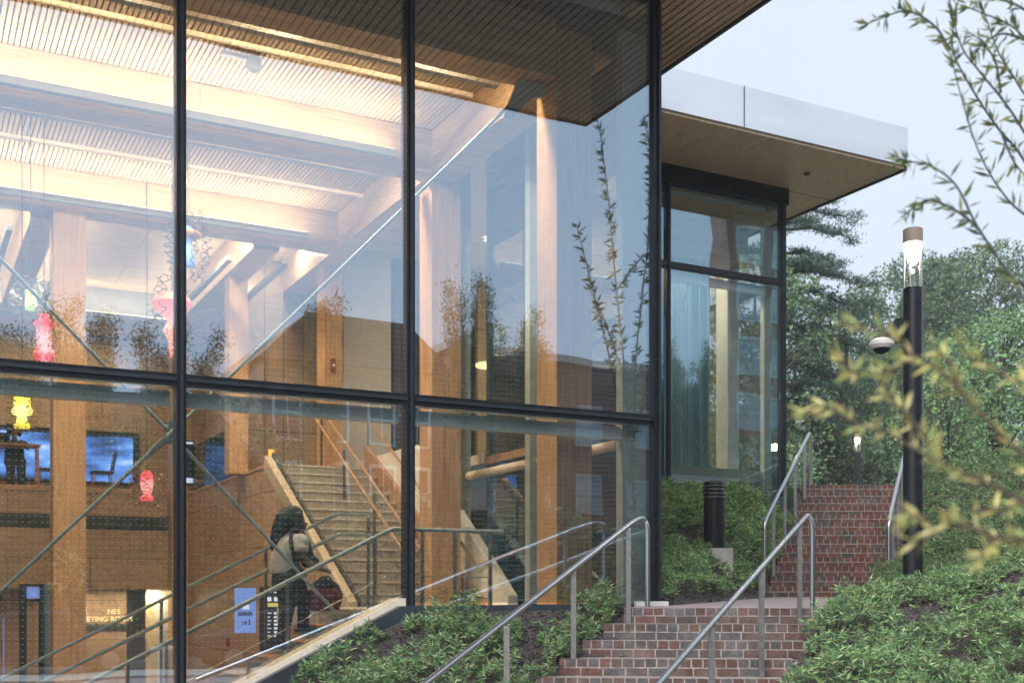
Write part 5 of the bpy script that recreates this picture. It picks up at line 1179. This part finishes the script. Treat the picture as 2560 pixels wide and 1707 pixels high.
bamboo('bamboo_bank_upper', 'denser green planting higher on the right bank beside the upper steps', lambda x, y: inR(x, y) and x/y < 0.47, bedR, (4.5, 11, 15.0, 21.0), 190, hmin=0.2, hmax=0.52, gap=0.10, bright=0.85, leaf=(0.04, 0.09))

def crown_leaves(centers, radii, per, lsize, cols, squash=0.75, droop=0.0):
    B_, D_, Ln, Wd, Cc = [], [], [], [], []
    for c, r in zip(centers, radii):
        n = int(1.8*per*(r/0.8)**1.6)+8
        p = rng.normal(size=(n, 3)); p /= np.linalg.norm(p, axis=1)[:, None]; rr = r*rng.uniform(0.35, 1.0, n)**0.5
        q = p*rr[:, None]; q[:, 2] *= squash
        d = p+rng.normal(size=(n, 3))*0.7; d[:, 2] -= droop
        ln = rng.uniform(0.7, 1.3, n)*lsize
        sh = rng.uniform(0.75, 1.25)
        B_.append(q+np.array(c)); D_.append(d); Ln.append(ln); Wd.append(ln*rng.uniform(0.4, 0.6, n)); Cc.append(cols[rng.integers(0, len(cols), n)]*rng.uniform(0.75, 1.25, n)[:, None]*sh)
    return [np.concatenate(q) for q in (B_, D_, Ln, Wd, Cc)]
BD = np.array([(0.085, 0.15, 0.085), (0.105, 0.175, 0.085), (0.05, 0.095, 0.06), (0.15, 0.22, 0.105)])
BL = np.array([(0.15, 0.27, 0.11), (0.19, 0.31, 0.13), (0.12, 0.21, 0.09)])
BY = np.array([(0.10, 0.13, 0.055), (0.08, 0.12, 0.05), (0.15, 0.12, 0.06)])
def tree(name, label, x, y, zg, top, rad, cols=BD, n=60, per=60, leaf=0.2, low=0.35, cat='tree', group=None, trunk=0.22, shape='round', multi=1):
    t = thing(name, label, cat, (x, y, zg), 'W', group=group)
    H = top-zg; rd = random.Random(int(x*97+y*31)); cs = []; rs = []
    for i in range(n):
        for _ in range(30):
            a = rd.uniform(0, 6.283); s_ = rd.uniform(low, 1.0)
            if shape == 'round': wdt = math.sin(math.pi*min(1, max(0.05, (s_-low)/(1-low)*0.86+0.10)))**0.6
            elif shape == 'column': wdt = 0.5+0.5*math.sin(math.pi*(s_-low)/(1-low)) if s_ < 0.85 else 0.4*(1-s_)/0.15+0.1
            else: wdt = 1.0-(s_-low)/(1-low)*0.8
            rr = rad*wdt*math.sqrt(rd.uniform(0.1, 1)); c = (x+rr*math.cos(a), y+rr*math.sin(a), zg+H*s_-0.2*rad*(rr/rad)**2)
            break
        cs.append(c); rs.append(rad*rd.uniform(0.16, 0.30))
    leaf_mesh('crown', *crown_leaves(cs, rs, per, leaf, cols), 'leaf_far', t, loc=(x, y, zg))
    m = MB('W')
    for k in range(multi):
        ox = rd.uniform(-.3, .3)*(k > 0); bend = rd.uniform(-0.5, 0.5)
        m.tube([(x+ox, y, zg-0.3), (x+ox+bend*0.2, y, zg+H*0.3), (x+ox+bend*0.6, y, zg+H*0.6), (x+ox+bend, y, zg+H*0.92)], [trunk, trunk*0.8, trunk*0.5, trunk*0.12], 9)
    mk('trunk', m, 'bark', t, smooth=True)
    m = MB('W')
    for i in range(0, len(cs), max(1, len(cs)//22)):
        c = cs[i]; s_ = max(0.18, (c[2]-zg)/H-0.22); o = (x, y, zg+H*s_)
        mid = tuple(o[j]*0.5+c[j]*0.5+(0.25 if j == 2 else 0) for j in range(3)); m.tube([o, mid, c], [trunk*0.35, trunk*0.22, trunk*0.06], 6)
    mk('limbs', m, 'bark', t, smooth=True)
    return t
def fx(px, d): return (px-1280)/2902*d
def fz(py, d): return (1488-py)/2902*d
# trees beyond the stairs
tree('broadleaf_tree', 'dark green broadleaf tree directly behind the wing corner', fx(1965, 48), 48, 1.9, fz(800, 48), 3.8, n=70, per=85, leaf=0.17)
tree('broadleaf_tree', 'dark broadleaf tree above the small distant lamp', fx(2120, 48), 48, 1.9, fz(765, 48), 4.0, n=85, per=85, leaf=0.17, low=0.25)
tree('broadleaf_tree', 'tall broadleaf tree crowning the skyline right of the lamp lens', fx(2300, 62), 62, 1.9, fz(655, 62), 4.8, n=95, per=85, leaf=0.21)
tree('broadleaf_tree', 'tall broadleaf tree on the skyline at the right edge', fx(2440, 64), 64, 1.9, fz(640, 64), 5.0, n=100, per=85, leaf=0.21)
tree('broadleaf_tree', 'round crowned tree on the skyline left of the lamp lens', fx(2200, 60), 60, 1.9, fz(690, 60), 3.4, n=70, per=85, leaf=0.2)
tree('broadleaf_tree', 'broad dark tree filling the middle distance behind the lamp post', fx(2260, 52), 52, 1.9, fz(880, 52), 5.0, n=85, per=90, leaf=0.15, low=0.1)
tree('light_green_tree', 'fresh light green tree at the right behind the yellow twigs', fx(2500, 30), 30, 1.9, fz(800, 30), 2.3, cols=BL, n=80, per=80, leaf=0.12, low=0.2, trunk=0.10, multi=4)
tree('light_green_tree', 'smaller light green tree right of the lamp post at mid height', fx(2370, 28), 28, 1.9, fz(920, 28), 1.5, cols=BL, n=55, per=80, leaf=0.11, low=0.15, trunk=0.07, multi=4)
tree('weeping_shrub', 'drooping olive and rust shrub beside the small distant lamp', fx(2075, 46), 46, 1.9, fz(1030, 46), 2.4, cols=BY, n=50, per=75, leaf=0.13, low=0.1, cat='shrub', shape='cone', trunk=0.08)
tree('pale_shrub', 'pale green rounded shrub right of the small distant lamp', fx(2190, 45), 45, 1.9, fz(1105, 45), 1.6, cols=BL*0.8, n=30, per=70, leaf=0.09, low=0.1, cat='shrub', trunk=0.05)
tree('pale_shrub', 'grey green shrub between the wing corner and the upper handrail', fx(2015, 30), 30, 1.9, fz(1120, 30), 1.3, cols=BD*1.4, n=30, per=70, leaf=0.10, low=0.1, cat='shrub', trunk=0.05)
tree('broadleaf_tree', 'tree standing behind the wing, seen through its corner glass', fx(1885, 40), 40, 1.9, fz(640, 40), 3.0, n=70, per=80, leaf=0.16, low=0.2)
# wood closing the view far off
cs = []; rs = []
for i in range(420):
    d = random.uniform(74, 100); px = random.uniform(1700, 2900); h = random.uniform(0, 1)**0.7
    cs.append((fx(px, d), d, 2+h*(8+3*math.sin(px*0.012)))); rs.append(random.uniform(1.4, 2.6))
o = leaf_mesh('far_wood', *crown_leaves(cs, rs, 26, 0.42, BD), 'leaf_far', None, loc=(25, 85, 2)); tag(o, 'dark far off wood closing the view behind the trees', 'wood', kind='stuff')
# cedar
def cedar(x, y, zg, top):
    t = thing('cedar_tree', 'tall layered cedar leaning out from behind the wing roof', 'tree', (x, y, zg), 'W')
    m = MB('W'); m.tube([(x, y, zg-.3), (x+0.1, y, zg+8), (x, y, top)], [0.4, 0.3, 0.05], 10); mk('trunk', m, 'bark', t, smooth=True)
    m = MB('W'); B_, D_ = [], []; rd = random.Random(4); z = zg+5.0
    while z < top-0.3:  # whorls with clear air between them
        f = 1-(z-zg-5)/(top-zg-5)
        for k in range(4):
            a = rd.uniform(0, 6.283); ln = (1.6+3.6*f**0.8)*rd.uniform(0.5, 1.1)
            if k == 0: a = rd.uniform(-0.5, 0.5)
            dx, dy = math.cos(a), math.sin(a); pts = []
            for i in range(9):
                s_ = i/8; pts.append((x+dx*ln*s_, y+dy*ln*s_, z+0.35*ln*s_*(0.5-s_)+0.05*math.sin(i*2+k)))
            m.tube(pts, [0.07*(1-i/9)+0.01 for i in range(9)], 5)
            for i in range(2, 9):
                c = pts[i]; w_ = ln*0.17*(0.5+0.5*math.sin(i))
                for q in range(3):
                    cx = c[0]+rd.uniform(-w_, w_)-0*dy; cy = c[1]+rd.uniform(-w_, w_); n = 60
                    p = rng.normal(size=(n, 3))*np.array([0.17, 0.17, 0.05]); B_.append(p+np.array([cx, cy, c[2]+0.03])); dd = rng.normal(size=(n, 3)); dd[:, 2] += 0.5; D_.append(dd)
        z += rd.uniform(0.55, 0.95)
    mk('limbs', m, 'bark', t, smooth=True)
    B_ = np.concatenate(B_); D_ = np.concatenate(D_); n = len(B_)
    leaf_mesh('crown', B_, D_, rng.uniform(0.10, 0.2, n), rng.uniform(0.025, 0.045, n), np.array([(0.04, 0.085, 0.06)])*rng.uniform(0.6, 1.3, n)[:, None], 'leaf_far', t, loc=(x, y, zg))
cedar(fx(1935, 44), 44.5, 1.9, 17.8)
# street trees, upright vase shaped, mirrored in the glass
def street_tree(label, u, v, top, n=38, spread=0.9):
    b = P(u, v, -1.6); t = thing('street_tree', label, 'tree', (b.x, b.y, -1.6), 'W', group='upright street trees in front of the hall')
    rd = random.Random(int(u*37+900)); H = top+1.6; m = MB('W'); B_, D_, L2 = [], [], []
    m.tube([(b.x, b.y, -1.7), (b.x, b.y, -1.6+H*0.3)], [0.14, 0.10], 8)
    tr = mk('trunk', m, 'bark', t, smooth=True); m = MB('W')
    for k in range(n):
        a = rd.uniform(0, 6.283); r_ = spread*rd.uniform(0.2, 1.0); hh = H*rd.uniform(0.62, 1.0)
        z0_ = -1.6+H*rd.uniform(0.12, 0.4); pts = [(b.x+r_*math.cos(a)*(s_**1.5), b.y+r_*math.sin(a)*(s_**1.5), z0_+(hh-(z0_+1.6))*s_) for s_ in [i/10 for i in range(11)]]
        m.tube(pts, [0.035*(1-i/11)+0.004 for i in range(11)], 5)
        for i in range(2, 11):
            n2 = 190; p = rng.normal(size=(n2, 3))*np.array([0.13, 0.13, 0.2]); B_.append(p+np.array(pts[i])); dd = rng.normal(size=(n2, 3)); dd[:, 2] += 0.9; D_.append(dd)
    mk('limbs', m, 'bark', t, smooth=True)
    B_ = np.concatenate(B_); D_ = np.concatenate(D_); n2 = len(B_); ln = rng.uniform(0.06, 0.12, n2)
    leaf_mesh('crown', B_, D_, ln, ln*0.35, BD[rng.integers(0, 4, n2)]*rng.uniform(0.7, 1.2, n2)[:, None], 'leaf_far', t, loc=(b.x, b.y, -1.6))
for u, top, sp, lb in ((-9.0, 6.4, 1.5, 'street tree mirrored at the far left edge'), (-6.6, 6.2, 1.3, 'leafy street tree mirrored under the lime lantern'), (-4.8, 6.2, 0.8, 'narrow street tree mirrored left of the tall post'), (-3.2, 6.9, 1.0, 'street tree mirrored over the timber post at left'),
                       (-0.9, 6.7, 1.2, 'bushy street tree mirrored across the left mullion'), (2.8, 8.2, 0.6, 'slender street tree mirrored over the orange stair post'), (7.4, 9.1, 1.0, 'tall street tree mirrored in the right bay'), (9.3, 8.2, 0.9, 'street tree mirrored beside the corner post'), (15.5, 9.0, 1.2, 'street tree mirrored in the left part of the wing'), (20.3, 10.2, 0.8, 'street tree mirrored over the left of the wing curtain'), (21.4, 9.6, 0.9, 'street tree mirrored over the middle of the wing curtain'), (22.6, 10.4, 0.8, 'street tree mirrored over the right edge of the wing curtain')):
    street_tree(lb, u, -20.0, top, spread=sp)
# mirrored hedge mass low in the street
cs = []; rs = []
for i in range(640):
    u = random.uniform(-22, 36); p = P(u, random.uniform(-32.5, -29.5), random.uniform(-1.5, (5.6 if u < 5.5 else (2.6 if u < 24 else 8.5))+0.8*math.sin(u*0.9))); cs.append(tuple(p)); rs.append(random.uniform(0.8, 1.3))
o = leaf_mesh('street_hedge', *crown_leaves(cs, rs, 60, 0.3, BD), 'leaf_far', None, loc=(0, -20, 0)); tag(o, 'dark hedge across the street, mirrored low in the glass', 'hedge', kind='stuff')

# young tree with long leaves at the right, in front of the lamp post
LY = np.array([(0.58, 0.55, 0.20), (0.46, 0.50, 0.19), (0.66, 0.60, 0.28), (0.36, 0.44, 0.17)])
LG = np.array([(0.15, 0.21, 0.09), (0.19, 0.25, 0.10), (0.11, 0.17, 0.10), (0.25, 0.28, 0.09)])
def pd(px, py, d): return ((px-1280)/2902*d, d, (1488-py)/2902*d)
def smooth_path(pts, n=26):
    P_ = [Vector(p) for p in pts]; out = []
    for i in range(len(P_)-1):
        p0 = P_[max(i-1, 0)]; p1 = P_[i]; p2 = P_[i+1]; p3 = P_[min(i+2, len(P_)-1)]
        for k in range(6):
            t = k/6; out.append(0.5*((2*p1)+(p2-p0)*t+(2*p0-5*p1+4*p2-p3)*t*t+(3*p1-p0-3*p2+p3)*t**3))
    out.append(P_[-1]); return [tuple(q) for q in out]
def sapling(name, label, base, stems, cols, mat, leaf, dens, wr=0.26, r0=0.012, seed=1, droop=0.0, group=None):
    t = thing(name, label, 'young tree', base, 'W', group=group); rd = random.Random(seed)
    m = MB('W'); m.tube([(base[0], base[1], base[2]-0.2), (base[0], base[1], base[2]+1.2), (base[0]-0.03, base[1], base[2]+2.2)], [0.035, 0.03, 0.02], 8); mk('trunk', m, 'twig', t, smooth=True)
    m = MB('W'); B_, D_, Ln = [], [], []
    for st_ in stems:
        pts = smooth_path(st_); n = len(pts); m.tube(pts, [r0*(1-0.8*i/n)+0.0012 for i in range(n)], 6)
        side = 1
        for i in range(2, n):
            a = Vector(pts[i-1]); b = Vector(pts[i]); tg = (b-a)
            seg = tg.length; tg.normalize(); cnt = max(1, int(seg*dens+rd.random()))
            for k in range(cnt):
                p = a.lerp(b, rd.random()); side = -side
                rv = Vector((rd.gauss(0, 1), rd.gauss(0, 1), rd.gauss(0, 1))); sdv = tg.cross(rv).normalized()
                clus = 1 if rd.random() < 0.45 else rd.randint(2, 4)
                for c_ in range(clus):
                    d = tg*rd.uniform(0.3, 1.0)+sdv*rd.uniform(0.4, 1.0)+Vector((rd.gauss(0, .35), rd.gauss(0, .35), rd.gauss(0, .35)-droop))
                    B_.append(tuple(p)); D_.append(tuple(d)); Ln.append(rd.uniform(*leaf))
    mk('stems', m, mat, t, smooth=True)
    n = len(B_); Ln = np.array(Ln)
    leaf_mesh('leaves', np.array(B_), np.array(D_), Ln, Ln*rng.uniform(wr*0.8, wr*1.2, n), cols[rng.integers(0, len(cols), n)]*rng.uniform(0.8, 1.2, n)[:, None], 'leaf_sheer', t, loc=base)
    return t
def zc(cx, cy, d): return pd(2060+cx/2.24, cy/2.24, d)      # upper right crop of the photo
D5 = 5.6
upper = [
 [(3.2, 6.0, 0.6), zc(1300, 1100, D5), zc(1120, 740, D5), zc(1000, 560, D5), zc(870, 400, D5), zc(770, 260, D5), zc(700, 0, D5), zc(690, -200, D5)],
 [(3.2, 6.0, 0.6), zc(1300, 1300, D5), zc(1120, 900, D5+.1), zc(960, 700, D5+.1), zc(800, 450, D5), zc(720, 270, D5), zc(740, 60, D5), zc(790, -120, D5)],
 [(3.2, 6.0, 0.6), zc(1350, 1350, D5), zc(1120, 1200, D5-.2), zc(1000, 1080, D5-.2), zc(880, 880, D5-.2), zc(790, 620, D5-.2), zc(700, 280, D5-.2)],
 [zc(700, 280, D5), zc(640, 170, D5), zc(540, 90, D5), zc(440, 65, D5), zc(330, 100, D5), zc(230, 140, D5)],
 [(3.2, 6.0, 0.6), zc(1180, 1700, 5.0), zc(1060, 1568, 5.0), zc(860, 1270, 5.0), zc(740, 1040, 5.0), zc(600, 930, 5.0), zc(480, 905, 5.0), zc(410, 880, 5.0)],
 [zc(860, 1270, 5.0), zc(740, 1180, 5.0), zc(600, 1120, 5.0), zc(520, 1150, 5.0), zc(430, 1220, 5.0)],
 [zc(990, 520, D5), zc(960, 350, D5), zc(890, 240, D5), zc(810, 180, D5)],
 [(3.2, 6.0, 0.6), zc(1250, 500, D5), zc(1120, 220, D5), zc(1020, 130, D5), zc(900, 80, D5), zc(800, 40, D5)],
 [zc(1120, 220, D5), zc(1000, 190, D5), zc(900, 240, D5), zc(850, 300, D5)],
 [(3.2, 6.0, 0.6), zc(1300, 900, D5+.3), zc(1090, 480, D5+.3), zc(980, 300, D5+.3), zc(900, 80, D5+.3), zc(860, -60, D5+.3)],
 [zc(1130, 60, D5), zc(1060, 20, D5), zc(980, -10, D5)],
 [zc(1000, 760, D5), zc(1060, 900, D5), zc(1140, 1000, D5)]]
sapling('young_tree', 'slim young tree with narrow green leaves arching against the sky, upper right', (3.2, 6.0, -1.3), upper, LG, 'twig_grey', (0.04, 0.10), 38, 0.18, 0.006, 3)
def yc(cx, cy, d): return pd(1960+cx/1.742, 560+cy/1.742, d)
D3 = 2.9
yel = [
 [(1.9, 3.1, 0.1), yc(1150, 1120, D3), yc(1045, 1010, D3), yc(870, 840, D3), yc(760, 720, D3), yc(660, 620, D3), yc(560, 570, D3), yc(470, 490, D3), yc(360, 450, D3), yc(240, 435, D3)],
 [yc(560, 575, D3), yc(470, 640, D3), yc(400, 650, D3), yc(290, 640, D3), yc(230, 580, D3)],
 [(1.9, 3.1, 0.1), yc(1150, 1300, D3-.2), yc(1045, 1210, D3-.2), yc(850, 1110, D3-.2), yc(680, 1040, D3-.2), yc(540, 960, D3-.2), yc(430, 900, D3-.2), yc(310, 880, D3-.2)],
 [yc(330, 880, D3), yc(240, 820, D3), yc(160, 790, D3), yc(80, 830, D3)],
 [(1.9, 3.1, 0.1), yc(1150, 1370, 2.6), yc(1045, 1370, 2.6), yc(920, 1360, 2.6), yc(750, 1300, 2.6), yc(660, 1340, 2.6), yc(560, 1385, 2.6)],
 [yc(920, 1360, 2.6), yc(890, 1410, 2.6), yc(850, 1450, 2.6)],
 [(1.9, 3.1, 0.1), yc(1150, 760, D3), yc(1045, 700, D3), yc(930, 640, D3), yc(820, 590, D3), yc(740, 500, D3)],
 [yc(680, 1040, D3), yc(650, 980, D3), yc(600, 910, D3), yc(520, 815, D3), yc(450, 740, D3), yc(420, 640, D3)],
 [yc(760, 720, D3), yc(720, 600, D3), yc(650, 540, D3)],
 [yc(1045, 1180, D3), yc(980, 1240, D3), yc(830, 1240, D3)],
 [yc(620, 1280, 2.6), yc(580, 1270, 2.6), yc(530, 1280, 2.6)]]
sapling('young_tree', 'out of focus twigs with yellow green leaves crossing the lamp post, nearest of all', (1.9, 3.1, -1.6), yel, LY, 'twig', (0.025, 0.065), 13, 0.20, 0.0045, 8)
# slender sapling mirrored in the corner pane (outside the frame to the right)
b = P(2.0, -3.9, -0.4)
def mp_(u, z, dv=0): return tuple(P(u, -3.9+dv, z))
sp = [[mp_(2.3, -0.6), mp_(2.25, 1.5), mp_(2.1, 3.2), mp_(1.9, 5.0), mp_(1.75, 6.3), mp_(1.6, 7.0)], [mp_(2.25, 1.5), mp_(2.3, 3.5), mp_(2.5, 5.2), mp_(2.55, 6.4), mp_(2.45, 7.1)],
      [mp_(2.2, 2.0), mp_(1.8, 3.6), mp_(1.5, 4.6), mp_(1.3, 5.3)], [mp_(2.25, 2.2), mp_(2.6, 3.6), mp_(2.9, 4.6), mp_(3.0, 5.5)], [mp_(2.1, 3.2), mp_(1.7, 4.1), mp_(1.5, 4.4)], [mp_(2.0, 4.5), mp_(2.4, 5.0), mp_(2.7, 5.1)], [mp_(2.1, 3.0), mp_(2.5, 3.4), mp_(2.8, 3.5)]]
sapling('young_tree', 'thin stemmed young tree mirrored in the pane at the glass corner', tuple(b), sp, LG*0.7, 'twig_grey', (0.09, 0.17), 32, 0.22, 0.014, 12, 0.3)

# rainy air over the whole place
hz, nt_, bs_ = newmat('haze_air'); nt_.nodes.remove(bs_)
pv = nt_.nodes.new('ShaderNodeVolumePrincipled'); pv.inputs['Color'].default_value = (0.86, 0.92, 1.0, 1); pv.inputs['Density'].default_value = 0.0010
nt_.links.new(pv.outputs[0], nt_.nodes['Material Output'].inputs['Volume'])
m = MB('W'); m.box((-250, -200, -5), (640, 960, 40)); o = mk('haze', m, 'haze_air', loc=(0, 0, 0), frame='W'); o['kind'] = 'stuff'; o['label'] = 'thin rainy haze over the whole place'; o['category'] = 'haze'
